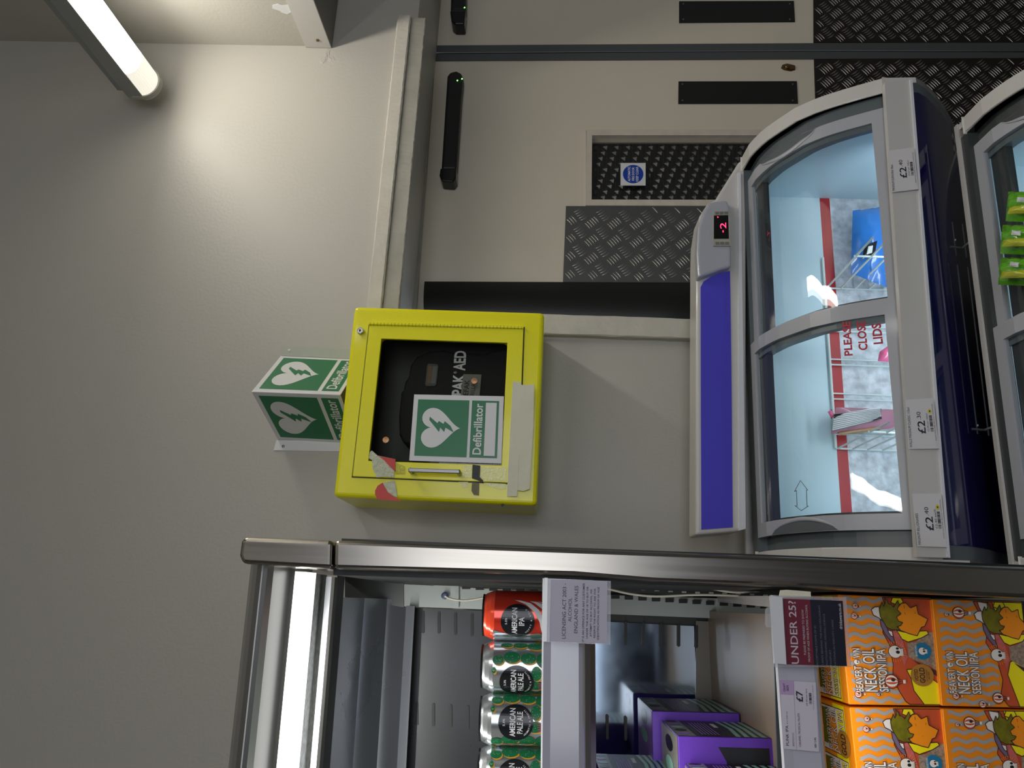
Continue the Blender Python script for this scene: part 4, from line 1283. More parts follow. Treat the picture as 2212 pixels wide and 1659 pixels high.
SH2 = p
b = MB(); b.prism([at(1549, 1300, yc(1.385)), at(1549, 1288, yc(1.385)), at(1668, 1287, yc(0.95)), at(1668, 1312, yc(0.95))], UF * -0.02, M_FZ); b.build('shelf_end', fr)
for xi, c_, pw_, tilt in ((672, 1.03, 2.6, 25), (1292, 0.975, 0.9, 35), (1776, 0.955, 0.5, 25)):  # canopy tube's own light, then two fills added under the shelves
    p = at(xi, 1400, yc(c_)); q = p + DF * (-0.52 - p.x)
    area('fridge_tube_and_fill', q, (math.radians(tilt), 0, 0), 0.95, 0.015, pw_, (1, 0.97, 0.92))
# ---------------------------------------------------------------- cans
M_CANS = mat('can_silver', (0.62, 0.66, 0.68), 0.22, metal=0.85)
M_CANR = mat('can_red', (0.75, 0.045, 0.02), 0.22, metal=0.35, coat=0.5)
M_CANN = mat('can_neck_red', (0.95, 0.08, 0.03), 0.2, metal=0.3, coat=0.5)
M_CACT = mat('cactus_green', flat(20, 110, 70), 0.35)
M_CACD = mat('cactus_dots', flat(150, 215, 130), 0.4)
M_CACY = mat('cactus_yellow', flat(225, 165, 50), 0.4)
M_CACL = mat('cactus_lime', flat(120, 180, 80), 0.4)
M_CACP = mat('cactus_pink', flat(190, 50, 105), 0.4)
M_DISC = mat('label_disc', (0.008, 0.009, 0.012), 0.25)
RC = 0.0325
CP = [(0.022, 0.002), (0.0235, 0.0), (0.025, 0.003), (0.031, 0.010), (RC, 0.014), (RC, 0.0985), (0.031, 0.1035), (0.0285, 0.1095), (0.0268, 0.1125), (0.0275, 0.1150), (0.0265, 0.1152), (0.0258, 0.1120), (0.0005, 0.1115)]


def can_thing(c, kind, yaw, label, written=None):
    t = thing('beer_can', c, label, 'can', 'beer cans on the top shelf')
    fr_ = Matrix.Translation(c) @ Matrix.Rotation(-PHI, 4, 'Y')
    b = MB(fr_)
    body = M_CANR if kind == 'red' else M_CANS; neck = M_CANN if kind == 'red' else M_CANS
    b.lathe((0, 0, 0), CP, body, 44, mats=[M_CANS, M_CANS, M_CANS, body, body, neck, neck, neck, M_BLK, M_BLK, M_DULL, M_DULL])
    b.build('can_body', t)
    b = MB(fr_); b.strip = 0.0025

    def f(s, z, h=0.0):      # s metres round the can to the right, z metres above the base centre of the print
        a = s / RC + yaw; r = RC + 0.0002 + h
        return Vector((r * math.sin(a), -r * math.cos(a), 0.0675 - z))
    L = 0.0003
    S = 0.000112

    def e(cx, cy, rx, ry, m, k=1, n=22):
        poly(b, f, ell(-(cy - 1107) * S, (cx - 583) * S, ry * S, rx * S, n), m, k * L)
    if kind == 'pale':
        rr = random.Random(5)
        for dy in (0, -520, 480, 960, -1000):
            for (cx, cy, rx, ry) in [(365, 860, 65, 52), (525, 825, 98, 66), (715, 835, 92, 62), (900, 850, 95, 85), (810, 1000, 58, 80), (318, 970, 25, 35),
                                     (460, 660, 70, 40), (620, 660, 85, 45), (800, 670, 100, 60)]:
                cy += dy
                if dy == 0 or abs(dy) > 400:
                    e(cx + 12, cy + 14, rx, ry, M_CACY, 1); e(cx, cy, rx, ry, M_CACT, 2)
                    for q in range(9):
                        a = rr.uniform(0, 6.28); d = rr.uniform(0.1, 0.85)
                        e(cx + rx * d * math.cos(a), cy + ry * d * math.sin(a), 5, 3, M_CACD, 3, 5)
        e(1000, 1150, 100, 90, M_CACL, 2)
        for q in range(5):
            poly(b, f, [(-(1150 - 1107 + (q - 2) * 14) * S + dx_ * S, (c_ - 583) * S) for dx_, c_ in ((-10, 900), (10, 900), ((q - 2) * -12, 815))], M_CACP, 3 * L)
        for k, (m, w) in enumerate(((M_CACT, 22), (M_CACY, 14), (M_CACT, 14), (M_CACY, 8))):
            y_ = 1300 + k * 30
            poly(b, f, [(-(y_ - 1107) * S, (340 - 583) * S), (-(y_ - 1107) * S, (1180 - 583) * S), (-(y_ + w - 1107) * S, (1180 - 583) * S), (-(y_ + w - 1107) * S, (340 - 583) * S)], m, L)
    else:
        q = 0.0000625

        def c1(pts):
            return [(-(y - 940) * q, (x - 940) * q) for x, y in pts]
        poly(b, f, c1([(870, 495), (1000, 505), (1200, 560), (1380, 700), (1480, 860), (1520, 1100), (1560, 1280), (1500, 1290), (1440, 1150), (1400, 950), (1300, 760), (1100, 590)]), M_WHITE, L)
        poly(b, f, c1([(1190, 515), (1350, 530), (1540, 620), (1700, 900), (1640, 950), (1500, 720), (1300, 570)]), M_WHITE, L)
        poly(b, f, c1([(1360, 518), (1560, 560), (1750, 700), (1740, 760), (1540, 600)]), M_WHITE, L)
        poly(b, f, c1([(420, 1140), (700, 1230), (1000, 1275), (1400, 1200), (1500, 1300), (1750, 1400), (1750, 1900), (420, 1900)]), M_CANS, 0.5 * L)
        rr = random.Random(2)
        for k in range(40):
            cx, cy = rr.uniform(450, 1600), rr.uniform(1290, 1600)
            poly(b, f, ell(-(cy - 940) * q, (cx - 940) * q, 8 * q, 9 * q, 6), M_INK, L)
    poly(b, f, ell(0, 0, 0.0218, 0.0222, 44), M_DISC, 4 * L)
    w1 = 0.0165
    txt(b, f, 'AMERICAN', -w1, -0.0078, w1, -0.0005, M_WHITE, 5 * L, 0.02)
    if kind == 'pale':
        txt(b, f, 'PALE ALE', -0.0125, 0.0015, 0.0125, 0.0088, M_WHITE, 5 * L, 0.02); sub = 'AROMATIC & FRUITY'
    else:
        txt(b, f, 'IPA', -0.0052, 0.0015, 0.0052, 0.0088, M_WHITE, 5 * L, 0.02); sub = 'HOPPY & BOLD'
    txt(b, f, '5.3%' if kind == 'pale' else '5.5%', -0.004, -0.0165, 0.004, -0.0138, M_WHITE, 5 * L, 0.01)
    n = len(sub)
    for k, ch in enumerate(sub):
        if ch == ' ':
            continue
        a = math.radians(-52 + 104 * k / (n - 1)); rr_ = 0.0178
        cx, cz = math.sin(a) * rr_, math.cos(a) * rr_
        tl, x0_, x1_, y0_, y1_ = text_tris(ch, 0.01); sc = 0.0021 / 0.72
        b.tris([[(cx + ((p_[0] - (x0_ + x1_) / 2) * math.cos(a) - (p_[1] - 0.35) * math.sin(a)) * sc,
                  cz - ((p_[0] - (x0_ + x1_) / 2) * math.sin(a) + (p_[1] - 0.35) * math.cos(a)) * sc) for p_ in t_] for t_ in tl], f, M_WHITE, 5 * L)
        ''' - (x0_ + x1_) / 2) * math.cos(-a) + (p_[1] - 0.35) * -math.sin(-a)) * sc * 1.0,
                  cz - ((p_[0] - (x0_ + x1_) / 2) * -math.sin(a) * -1 * -1 + (p_[1] - 0.35) * math.cos(a)) * sc) for p_ in t_] for t_ in tl], f, M_WHITE, 5 * L)'''
    b.build('can_print', t)
    return t


SHZ = lambda X, Y: SH1.z + (X - SH1.x) * math.tan(PHI)
can_specs = [(1326, 'red', -0.22, 'bright red beer can, rightmost on the top shelf beside the licensing notice'),
             (1436.5, 'pale', -0.62, 'silver cactus beer can next to the red one, its disc turned away'),
             (1550, 'pale', -0.12, 'silver cactus beer can, middle of the three, its black disc facing out'),
             (1665, 'pale', -0.2, 'silver cactus beer can cut off by the picture edge, furthest from the red one')]
for yy, kind, yaw, lab in can_specs:
    c = at(1105, yy, yc(1.085)); c.z = SHZ(c.x, 0)
    va = math.atan2(CAM.x - c.x, -(CAM.y - c.y))
    can_thing(c, kind, yaw + va, lab)
# ---------------------------------------------------------------- boxes in the lower shelf (orange packs)
M_OR = mat('pack_orange', flat(236, 140, 22), 0.32)
M_OR2 = mat('pack_orange_face', flat(228, 132, 18), 0.35)
M_WAVE = mat('pack_grey', flat(158, 152, 150), 0.35)
M_TERR = mat('pack_terracotta', flat(190, 78, 42), 0.35)
M_YE = mat('pack_yellow', flat(236, 218, 14), 0.35)
M_HAIR = mat('pack_olive', flat(118, 112, 20), 0.35, noise=0.9, nscale=120, dark=0.6)
M_PUR = mat('pack_mauve', flat(110, 95, 120), 0.35)
M_PNK = mat('pack_pink', flat(200, 100, 95), 0.35, noise=0.8, nscale=200)
M_GRV = mat('pack_gravel', flat(160, 138, 118), 0.4, noise=1.0, nscale=420, dark=0.45)
M_PWH = mat('pack_white', flat(222, 214, 206), 0.35)
M_BBL = mat('badge_blue', flat(20, 110, 150), 0.35)
M_GOLD = mat('badge_gold', flat(165, 115, 40), 0.4)
M_OUT = mat('pack_outline', flat(60, 35, 30), 0.4)


def c6(cx, cy):
    x = 1820 + cx / 8.295; y = 1280 + cy / 8.295
    return ((1523 - y) / 237.0, (x - (1810 + 24 * (y - 1285) / 237)) / 200.0)


def inset(pts, k):
    cx = sum(p[0] for p in pts) / len(pts); cy = sum(p[1] for p in pts) / len(pts)
    return [(cx + (p[0] - cx) * k, cy + (p[1] - cy) * k) for p in pts]


def clampst(pts):
    return [(min(0.995, max(0.005, s)), min(0.995, max(0.005, t))) for s, t in pts]


def shape(b, f, pts, m, k, out=True, conv=c6, dt=0.0):
    P = [(s, t + dt) for s, t in [conv(*p) for p in pts]] if conv else pts
    P = clampst(P)
    if out:
        n = len(P)
        for i in range(n):          # hand-drawn outline
            a, c = Vector(P[i]), Vector(P[(i + 1) % n]); d = c - a
            if d.length < 1e-4:
                continue
            w = Vector((-d.y, d.x)).normalized() * 0.004
            b.tris(poly_tris([tuple(a + w), tuple(c + w), tuple(c - w), tuple(a - w)]), f, M_OUT, k + 0.00012)
    b.tris(poly_tris(P), f, m, k)


def balloon(b, f, s, t, r, k):
    rt = r * 1.12
    poly(b, f, ell(s, t, r * 1.1, rt * 1.1, 20), M_OUT, k)
    poly(b, f, ell(s, t, r, rt, 20), M_TERR, k + .0001)
    for a_, c_ in ((-0.78, -0.42), (-0.1, 0.28), (0.62, 0.9)):
        pts = [(s + r * a_ * math.cos(math.pi * q / 8), t - rt * 0.97 * math.sin(math.pi * (q / 8 - 0.5)) * 0 + rt * math.sin(math.pi * (q / 8 - 0.5)) * 0.95) for q in range(9)]
        pts = [(s + r * a_ * math.cos(math.pi * (q / 8 - .5)), t + rt * math.sin(math.pi * (q / 8 - 0.5)) * 0.96) for q in range(9)] + \
              [(s + r * c_ * math.cos(math.pi * (q / 8 - .5)), t + rt * math.sin(math.pi * (q / 8 - 0.5)) * 0.96) for q in range(8, -1, -1)]
        poly(b, f, pts, M_PWH, k + .0002)
    poly(b, f, ell(s + 0.25 * r, t + 0.25 * rt, r * 0.27, rt * 0.33, 10), M_OUT, k + .0003)
    for q in (-0.5, 0, 0.5):
        poly(b, f, [(s + q * r - .003, t + rt * .9), (s + q * r + .003, t + rt * .9), (s + q * r * .3 + .002, t + rt * 1.9), (s + q * r * .3 - .002, t + rt * 1.9)], M_OUT, k)
    poly(b, f, rect(s - r * .25, t + rt * 1.8, s + r * .25, t + rt * 2.2), M_PWH, k + .0001)


def skull(b, f, s, t, r, k, mw=M_PWH):
    poly(b, f, ell(s, t, r * 1.09, r * 1.3, 22), M_OUT, k)
    poly(b, f, rect(s - r * .62, t + r * .9, s + r * .5, t + r * 1.6), mw, k + .0001)
    poly(b, f, ell(s, t, r, r * 1.2, 22), mw, k + .0002)
    poly(b, f, ell(s - .05 * r, t + .55 * r, r * .27, r * .4, 12), M_BLK, k + .0003)
    poly(b, f, ell(s + .55 * r, t + .5 * r, r * .2, r * .3, 12), M_BLK, k + .0003)
    for q in range(5):
        poly(b, f, rect(s - r * .5 + q * r * .2, t + r * 1.25, s - r * .47 + q * r * .2, t + r * 1.58), M_OUT, k + .0003)


def face_art(b, f, variant):
    k = 0.0002
    poly(b, f, rect(0, 0, 1, 1), M_OR2, 0)
    for i in range(12):
        s0 = 0.04 + i * 0.084; top = 0.05; bot = 0.66 if variant else 0.60
        L_, R_ = [], []
        for q in range(25):
            t = top + (bot - top) * q / 24; o = 0.014 * math.sin(t * 32 + i * 0.5)
            L_.append((s0 + o - 0.019, t)); R_.append((s0 + o + 0.019, t))
        poly(b, f, clampst(L_ + R_[::-1]), M_WAVE, k)
    dt = 0.11 if variant else 0.0
    # hills
    if variant:
        shape(b, f, [(0.0, 0.74), (0.10, 0.66), (0.25, 0.70), (0.42, 0.66), (0.6, 0.55), (0.78, 0.6), (0.9, 0.5), (0.995, 0.45), (0.995, 0.995), (0.0, 0.995)], M_TERR, 2 * k, True, None)
        shape(b, f, [(0.0, 0.86), (0.18, 0.80), (0.30, 0.76), (0.42, 0.80), (0.5, 0.99), (0.0, 0.995)], M_YE, 3 * k, True, None)
        shape(b, f, [(0.80, 0.72), (0.995, 0.66), (0.995, 0.995), (0.75, 0.995)], M_YE, 3 * k, True, None)
    else:
        shape(b, f, [(0.03, 0.62), (0.12, 0.56), (0.24, 0.50), (0.36, 0.52), (0.55, 0.50), (0.66, 0.44), (0.80, 0.46), (0.90, 0.5), (0.995, 0.47), (0.995, 0.995), (0.0, 0.995), (0.0, 0.66)], M_TERR, 2 * k, True, None)
        shape(b, f, [(0.005, 0.82), (0.13, 0.72), (0.24, 0.70), (0.32, 0.66), (0.33, 0.78), (0.2, 0.995), (0.005, 0.995)], M_YE, 3 * k, True, None)
    shape(b, f, [(890, 700), (1000, 650), (1060, 820), (1170, 1150), (1110, 1330), (1050, 1150), (960, 930)], M_PNK, 4 * k, False, c6, dt)
    shape(b, f, [(660, 460), (740, 530), (800, 660), (900, 800), (940, 930), (880, 900), (760, 760), (680, 600)], M_PUR, 4 * k, True, c6, dt)
    shape(b, f, [(500, 300), (560, 250), (640, 240), (660, 400), (700, 500), (640, 450), (600, 430), (540, 400)], M_PWH, 5 * k, True, c6, dt)
    shape(b, f, [(800, 670), (880, 690), (900, 790), (860, 780), (820, 720)], M_PWH, 5 * k, True, c6, dt)
    if variant:
        shape(b, f, [(560, 60), (760, 90), (800, 230), (700, 330), (640, 250), (590, 160)], M_PWH, 4 * k, True, c6, dt)
    shape(b, f, [(880, 60), (1030, 60), (1075, 140), (980, 200), (850, 150)], M_YE, 5 * k, True, c6, dt)
    shape(b, f, [(960, 670), (1100, 700), (1500, 660), (1540, 720), (1400, 800), (1170, 880), (1060, 830)], M_YE, 5 * k, True, c6, dt)
    shape(b, f, [(1150, 900), (1300, 870), (1480, 740), (1560, 680), (1690, 690), (1760, 1400), (1600, 1330), (1250, 1190), (1180, 1150)], M_GRV, 5.5 * k, False, c6, dt)
    shape(b, f, [(1240, 1200), (1500, 1320), (1730, 1400), (1710, 1500), (1600, 1440)], M_OUT, 6 * k, False, c6, dt)
    shape(b, f, [(950, 270), (1040, 160), (1120, 150), (1200, 240), (1310, 190), (1340, 350), (1515, 440), (1460, 580), (1400, 600), (1330, 760), (1200, 730), (1000, 660), (960, 450)], M_OR, 6.5 * k, True, c6, dt)
    for (a, c, d, e) in ((1080, 200, 1090, 260), (1090, 330, 1110, 370), (1170, 440, 1210, 445), (1130, 525, 1160, 520), (1210, 560, 1250, 545), (1280, 310, 1285, 350)):
        shape(b, f, [(a, c), (a + 8, c), (d + 6, e), (d, e)], M_OUT, 7 * k, False, c6, dt)
    shape(b, f, [(640, 300), (690, 150), (720, 230), (750, 160), (730, 50), (790, 130), (800, 180), (850, 190), (900, 240), (970, 110), (1000, 190), (960, 280), (1035, 360), (950, 420), (990, 500), (1065, 520), (1030, 580), (960, 600), (1025, 660), (880, 665), (780, 620), (720, 520), (660, 420)], M_HAIR, 7.5 * k, True, c6, dt)
    # rays and skull
    s0, t0 = c6(930, 1065); t0 += dt
    for q in range(26):
        a = 2 * math.pi * q / 26
        poly(b, f, [(s0 + .05 * math.cos(a), t0 + .06 * math.sin(a)), (s0 + .095 * math.cos(a + .03), t0 + .12 * math.sin(a + .03)), (s0 + .095 * math.cos(a - .03), t0 + .12 * math.sin(a - .03))], M_OR, 7 * k)
    skull(b, f, s0, t0, 0.056, 8 * k)
    # title
    for dz, off, m in ((7.9 * k, 0.045, M_OUT), (8.6 * k, 0.012, M_PWH)):
        e = 0.006 if m is M_OUT else 0
        txt(b, f, 'BEAVERT', 0.115 - e, 0.085 - e, 0.345 + e, 0.165 + e, m, dz, off)
        txt(b, f, 'WN', 0.415 - e, 0.085 - e, 0.505 + e, 0.165 + e, m, dz, off)
        txt(b, f, 'NECK', 0.115 - e, 0.185 - e, 0.335 + e, 0.32 + e, m, dz, off)
        txt(b, f, 'OIL', 0.37 - e, 0.185 - e, 0.505 + e, 0.32 + e, m, dz, off)
        txt(b, f, 'SESSION', 0.115 - e, 0.34 - e, 0.365 + e, 0.44 + e, m, dz, off)
        txt(b, f, 'IPA', 0.395 - e, 0.34 - e, 0.505 + e, 0.44 + e, m, dz, off)
    skull(b, f, 0.38, 0.115, 0.022, 8 * k)
    if variant:
        for s_, t_, r_ in ((0.90, 0.27, 0.055), (0.88, 0.13, 0.018), (0.10, 0.62, 0.05), (0.11, 0.15, 0.03), (0.04, 0.44, 0.032)):
            balloon(b, f, s_ - 0.02, t_, r_, 9 * k)
    else:
        for s_, t_, r_ in ((0.90, 0.16, 0.024), (0.805, 0.14, 0.028), (0.21 - .12, 0.10, 0.032), (0.21, 0.48, 0.062), (0.09, 0.32, 0.016)):
            balloon(b, f, s_, t_, r_, 9 * k)
        s0, t0 = c6(1430, 1040)
        poly(b, f, ell(s0, t0, 0.078, 0.092, 30), M_BBL, 8 * k); skull(b, f, s0, t0 - 0.005, 0.034, 8.5 * k)
        txt(b, f, 'BEAVERTOWN', s0 - 0.05, t0 - 0.085, s0 + 0.05, t0 - 0.06, M_PWH, 9 * k)
        s0, t0 = c6(1425, 1480)
        poly(b, f, ell(s0, t0, 0.102, 0.125, 34), M_GOLD, 8 * k)
        txt(b, f, 'VOTED', s0 - 0.055, t0 - 0.085, s0 + 0.055, t0 - 0.045, M_OUT, 9 * k, 0.01); txt(b, f, 'GOLD', s0 - 0.07, t0 - 0.03, s0 + 0.07, t0 + 0.03, M_OUT, 9 * k, 0.02)
        txt(b, f, 'BY THE WINNERS', s0 - 0.05, t0 + 0.042, s0 + 0.05, t0 + 0.057, M_OUT, 9 * k); txt(b, f, 'BEST BEER', s0 - 0.035, t0 + 0.065, s0 + 0.035, t0 + 0.08, M_OUT, 9 * k)


def top_art(b, f, left):
    k = 0.0002
    poly(b, f, rect(0, 0, 1, 1), M_OR, 0)
    poly(b, f, rect(0.0, 0.55, 1.0, 0.86), M_YE, k)
    for (a_, c_) in ((0.02, 0.46), (0.50, 0.96)):
        poly(b, f, rect(a_, 0.02, c_, 0.84), M_OUT, 1.5 * k)
        poly(b, f, rect(a_ + .008, 0.03, c_ - .008, 0.83), M_PWH, 2 * k)
        poly(b, f, rect(a_ + .06, 0.12, c_ - .03, 0.42), M_HAIR, 2.5 * k); poly(b, f, rect(a_ + .01, 0.42, c_ - .1, 0.62), M_OR, 3 * k)
        poly(b, f, rect(a_ + .01, 0.66, c_ - .02, 0.82), M_YE, 2.5 * k)
        balloon(b, f, a_ + 0.22, 0.12, 0.05, 3.5 * k)
        for j, (s_, q) in enumerate((('BEAVERTOWN', 0.35), ('NECK OIL', 0.5), ('SESSION IPA', 0.68))):
            txt(b, f, s_, a_ + .02, q, c_ - .02, q + 0.13, M_OUT, 4 * k, 0.04); txt(b, f, s_, a_ + .02, q, c_ - .02, q + 0.13, M_PWH, 4.5 * k, 0.0)
    if left:
        poly(b, f, ell(0.62, 0.78, 0.13, 0.17, 26), M_GOLD, 6 * k); txt(b, f, 'GOLD', 0.52, 0.72, 0.72, 0.85, M_OUT, 7 * k, 0.02)


def pack(corners, variant, label, Yp, depth=0.125, left=False):
    tl, tr, br, bl = [at(x, y, Yp) for x, y in corners]
    t = thing('beer_multipack', bl, label, 'box', 'orange beer multipacks on the lower shelf')
    b = MB(); b.prism([tl, tr, br, bl], (0, depth, 0), M_OR)
    b.build('carton', t, bevel=0.0015)
    f = surf(tl, tr, br, bl, n=(0, -1, 0)); ff = lambda s, q, h=0.0: f(0.006 + s * 0.988, 0.006 + q * 0.988, h + 0.0003)
    b = MB(); face_art(b, ff, variant); b.build('front_print', t)
    dd = Vector((0, depth, 0)); g = surf(tl + dd, tr + dd, tr, tl, n=(UF.x, 0, UF.z)); gg = lambda s, q, h=0.0: g(0.01 + s * 0.98, 0.01 + q * 0.98, h + 0.0003)
    b = MB(); top_art(b, gg, left); b.build('top_print', t)
    return t


YPK = yc(1.0)
pack([(1834, 1522), (1810, 1284), (2012, 1292), (2033, 1525)], 0, 'orange beer multipack with a gold badge, upper row beside the steel post', YPK)
pack([(2035, 1525), (2013, 1294), (2208, 1300), (2231, 1530)], 1, 'orange beer multipack beneath the gold-badged one, against the steel post', YPK - 0.006)
pack([(1861, 1768), (1835.5, 1528), (2034, 1529), (2058, 1772)], 0, 'orange beer multipack on the upper row, cut off by the picture edge', YPK, left=True)
pack([(2060, 1772), (2036, 1531), (2233, 1534), (2258, 1775)], 1, 'orange beer multipack on the lower row, cut off by the picture edge', YPK - 0.006)
b = MB(); p = at(2266, 1400, yc(0.96)); a0 = p + DF * (-1.0 - p.x); a1 = p + DF * (0.0 - p.x)
b.prism([a0, a1, a1 - UF * 0.012, a0 - UF * 0.012], (0, 0.42, 0), M_GALV); b.build('shelf', fr)
b = MB(); b.box((-1.0, yc(1.0), 0.02), (0.0, yc(1.5), 0.25), M_DARKIN); b.build('plinth', fr)
# ---------------------------------------------------------------- purple and mint packs on the middle shelf
M_VIO = mat('carton_violet', flat(92, 50, 165), 0.35)
M_LAV = mat('carton_lavender', flat(140, 110, 190), 0.35)
M_MINT = mat('carton_mint', flat(140, 190, 175), 0.35)
M_CBK = mat('carton_black', flat(26, 26, 34), 0.35)
M_CGR = mat('carton_grey', flat(128, 128, 120), 0.35)


def carton(cor, cf, cb, h, w, label, flip=False):
    """cor = image position of the front top right corner at camera distance cf; the box runs back to cb"""
    p = at(cor[0], cor[1], yc(cf)); tr = p; tl = p - DF * w; br = p - UF * h; bl = tl - UF * h
    t = thing('tropical_beer_box', bl, label, 'box', 'violet and mint beer boxes on the middle shelf')
    dep = Vector((0, cb - cf, 0))
    b = MB(); b.prism([tl, tr, br, bl], dep, M_VIO); b.build('carton', t, bevel=0.0012)
    k = 0.0003
    f = surf(tr, tr + dep, br + dep, br, n=(1, 0, 0)); b = MB()      # right side: s back, t down
    poly(b, f, rect(0.01, 0.01, 0.99, 0.99), M_CBK, k)
    poly(b, f, rect(0.01, 0.01, 0.99, 0.2), M_CGR, 2 * k)
    for q in range(5):
        poly(b, f, ell(0.15 + q * 0.19, 0.1, 0.07, 0.07, 12), [M_LAV, M_CBK, M_MINT][q % 3], 3 * k)
    for q in range(4):
        poly(b, f, [(0.02, 0.62 + q * 0.09), (0.5, 0.66 + q * 0.08), (0.98, 0.62 + q * 0.09), (0.98, 0.67 + q * 0.09), (0.5, 0.71 + q * 0.08), (0.02, 0.67 + q * 0.09)], M_MINT, 2 * k)
    for q in range(6):
        poly(b, f, rect(0.1, 0.28 + q * 0.035, 0.85, 0.295 + q * 0.035), M_LAV, 2 * k)
    poly(b, f, rect(0.55, 0.52, 0.8, 0.57), M_WHITE, 2 * k)
    b.build('side_print', t)
    g = surf(tl + dep, tr + dep, tr, tl, n=(UF.x, 0, UF.z)); b = MB()
    poly(b, g, rect(0.01, 0.01, 0.99, 0.99), M_LAV if flip else M_CGR, k)
    for q in range(5):
        poly(b, g, ell(0.15 + 0.18 * q, 0.5, 0.07, 0.22, 12), [M_MINT, M_CBK, M_LAV][q % 3], 2 * k)
    b.build('top_print', t)
    fr2 = surf(tl, tr, br, bl, n=(0, -1, 0)); b = MB()
    if flip:
        poly(b, fr2, ell(0.35, 0.55, 0.3, 0.3, 24), M_CBK, k); txt(b, fr2, 'HOP ROCKER', 0.1, 0.5, 0.6, 0.6, M_WHITE, 2 * k)
    else:
        poly(b, fr2, [(0.05, 0.55), (0.8, 0.5), (0.92, 0.42), (0.92, 0.95), (0.05, 0.95)], M_CBK, k)
        txt(b, fr2, 'TROPICAL', 0.1, 0.62, 0.7, 0.8, M_LAV, 2 * k, 0.02)
    b.build('front_print', t)
    return t


carton((1408, 1536), 1.2, 1.365, 0.125, 0.14, 'violet box at the back of the middle shelf, standing nearest the polished panel', True)
carton((1464, 1590), 1.05, 1.185, 0.118, 0.14, 'violet box in front of the back one, its mint and black side showing')
carton((1500, 1672), 0.985, 1.045, 0.112, 0.14, 'box low in the corner of the middle shelf, cut off by the picture edge')
carton((1296, 1672), 1.10, 1.24, 0.10, 0.14, 'box stacked highest on the middle shelf, at the picture edge', True)
# ---------------------------------------------------------------- notices on the rails
YN = yc(0.915)
t = thing('licensing_notice', at(1175, 1384, YN), 'white licensing act notice in a clear holder clipped to the top shelf rail', 'notice')
hol = [(1173.5, 1386), (1176, 1249), (1319.5, 1255), (1318.5, 1393)]
b = MB(); b.img(hol, YN + 0.002, 0.002, M_CLEAR); b.img([(1173, 1386), (1176, 1248), (1183, 1248), (1181, 1386)], YN - .002, .006, M_RAILC)
b.build('holder', t)
f = isurf([(1187, 1386), (1190, 1251), (1312, 1255), (1311, 1390)], YN); b = MB()
poly(b, f, rect(0, 0, 1, 1), mat('notice_lilac', flat(186, 182, 200), 0.45), 0)
poly(b, f, rect(0, 0, 1, 1), mat('notice_lilac', flat(186, 182, 200), 0.45), -0.001)


def nt(s, cx0, cx1, cy0, cy1, m=M_INK, bold=0.0):   # rectangle in the 7.373x crop from (1160,1230)
    def st(cx, cy):
        x = 1160 + cx / 7.373; y = 1230 + cy / 7.373
        return ((1387 - y) / 135.0, (x - 1188) / 123.5)
    (s0, t0), (s1, t1) = st(cx0, cy1), st(cx1, cy0)
    txt(b, f, s, s0, t0, s1, t1, m, 0.0003, bold)


nt('LICENSING ACT 2003 -', 400, 460, 225, 1105); nt('ALCOHOL', 495, 550, 455, 835); nt('ENGLAND & WALES', 592, 650, 258, 1012)
for s_, a_, c_, d_, e_ in (('IT IS AN OFFENCE FOR ANY CUSTOMER', 722, 755, 208, 1145), ('UNDER THE AGE OF 18 TO BUY OR', 785, 815, 262, 1092), ('ATTEMPT TO BUY ALCOHOL. WE', 845, 875, 305, 1060),
                           ('RESERVE THE RIGHT TO ASK FOR', 903, 933, 290, 1075), ('IDENTIFICATION AS PROOF OF AGE', 960, 990, 265, 1105)):
    nt(s_, a_, c_, d_, e_, M_INK, 0.012)
b.build('notice_paper', t)
t = thing('age_notice', at(1699, 1435, YN), 'burgundy and navy UNDER 25 notice in a clear holder on the lower shelf rail', 'notice')
b = MB(); b.img([(1671, 1441), (1663, 1286), (1828, 1290), (1839, 1441)], YN - 0.008, 0.003, M_CLEAR)
b.img([(1673, 1433), (1664, 1287), (1690, 1290), (1699, 1435)], YN - 0.014, 0.004, M_RAILC)
b.build('holder', t)
b = MB(); b.img([(1683, 1290), (1686, 1275), (1700, 1274), (1751, 1278), (1752, 1290)], YN - 0.006, 0.002, M_TAPE); b.build('tape_tab', t)
b = MB(); b.img([(1659, 1356), (1656, 1350), (1656, 1316), (1661, 1311), (1666, 1313), (1667, 1355)], YN - 0.012, 0.008, M_CLEAR); b.build('clip', t, bevel=0.002)
f = isurf([(1699, 1435), (1691, 1293), (1820.4, 1298), (1829.6, 1439)], YN - 0.0095); b = MB()
M_BUR = mat('burgundy', flat(112, 26, 50), 0.35); M_NV = mat('notice_navy', flat(22, 24, 42), 0.35); M_NT = mat('notice_text', flat(200, 190, 200), 0.4); M_NT2 = mat('notice_text_dim', flat(105, 108, 125), 0.4)
poly(b, f, rect(0, 0, 0.999, 0.455), M_BUR, 0); poly(b, f, rect(0, 0.455, 1, 1), M_NV, 0)


def ut(s, t0, t1, s0, s1, m=M_NT, bold=0.0):
    txt(b, f, s, s0, t0, s1, t1, m, 0.0003, bold)


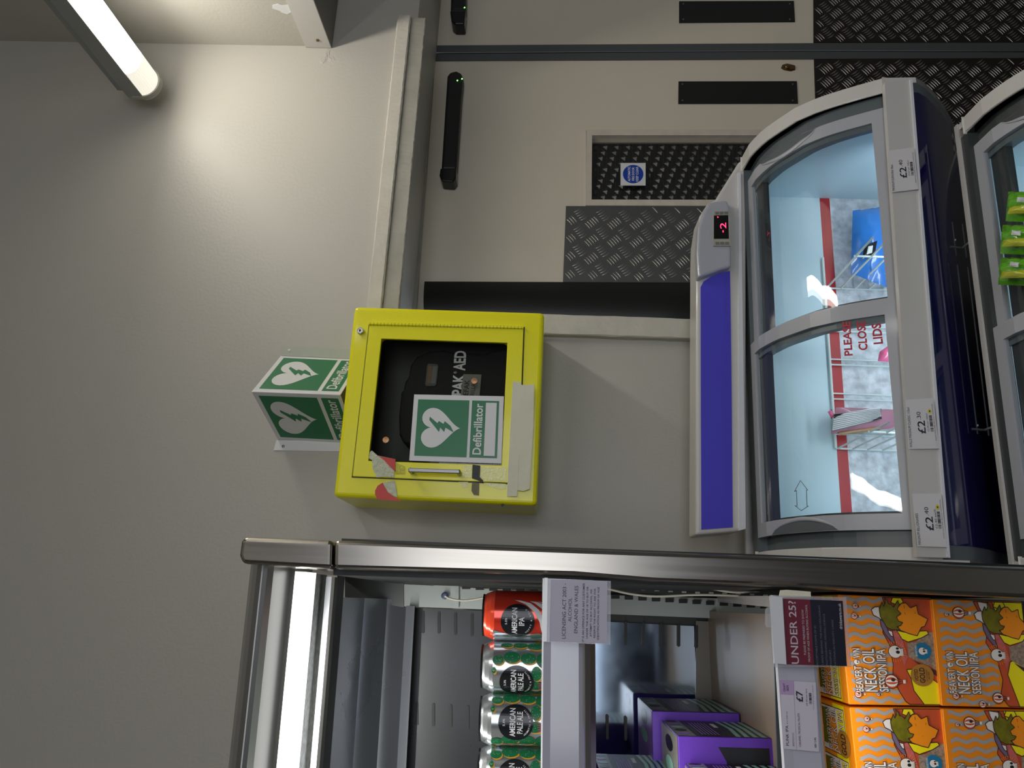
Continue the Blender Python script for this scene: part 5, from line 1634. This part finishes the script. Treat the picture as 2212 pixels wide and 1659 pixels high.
ut('UNDER 25?', 0.085, 0.21, 0.01, 0.97, M_NT, 0.01)
ut('PLEASE BE PREPARED TO SHOW', 0.30, 0.335, 0.15, 0.84); ut('PROOF OF AGE WHEN BUYING ALCOHOL', 0.365, 0.40, 0.05, 0.92)
ut('ACCEPTABLE FORMS OF ID', 0.495, 0.525, 0.0, 0.60, M_NT2); ut('CARDS BEARING THE PASS HOLOGRAM', 0.585, 0.615, 0.0, 0.91, M_NT2)
ut('PHOTOGRAPHIC DRIVING LICENCE', 0.655, 0.685, 0.0, 0.785, M_NT2); ut('PASSPORT', 0.72, 0.75, 0.0, 0.24, M_NT2)
ut('NATIONAL/EU IDENTITY CARDS', 0.79, 0.82, 0.0, 0.70, M_NT2); ut('drinkaware.co.uk', 0.915, 0.965, 0.56, 0.96, M_NT, 0.01)
b.build('notice_card', t)
t = thing('price_label', at(1769, 1624, YN), 'white £7 price ticket with a lilac corner on the lower fridge rail', 'price label')
f = isurf([(1691.4, 1617.3), (1684.7, 1469), (1762, 1474.4), (1769, 1624)], yc(0.918)); b = MB()
poly(b, f, rect(0, 0, 1, 1), mat('ticket_white', flat(214, 208, 222), 0.45), 0)
poly(b, f, rect(0.79, 0.0, 1.0, 0.37), mat('ticket_lilac', flat(190, 160, 205), 0.45), 0.0003)
poly(b, f, rect(0, 0.375, 1, 0.381), M_GREY, 0.0003)
for s_, s0, t0, s1, t1, bo in (('CRAFT', 0.835, 0.08, 0.96, 0.14, .01), ('BEER', 0.85, 0.17, 0.935, 0.23, .01), ('PUNK IPA', 0.05, 0.09, 0.34, 0.17, .0), ('4 x 330 ml', 0.36, 0.13, 0.54, 0.165, 0),
                               ('BREWDOG', 0.05, 0.27, 0.24, 0.32, 0), ('CARAMEL TROPICAL FRUITS', 0.05, 0.45, 0.53, 0.505, 0), ('£7', 0.70, 0.43, 0.86, 0.62, .02),
                               ('£5.30 per litre', 0.65, 0.70, 0.9, 0.75, 0), ('ABV 5.4%', 0.05, 0.88, 0.2, 0.935, .01), ('P02F/282947 (Batch 04/04/24)', 0.6, 0.895, 0.96, 0.92, 0)):
    txt(b, f, s_, s0, t0, s1, t1, M_INK if bo else M_GREY if s_ == 'BREWDOG' else M_INK, 0.0006, bo)
barcode(b, f, 0.68, 0.79, 0.84, 0.86, M_INK, 0.0006)
b.build('ticket_face', t)
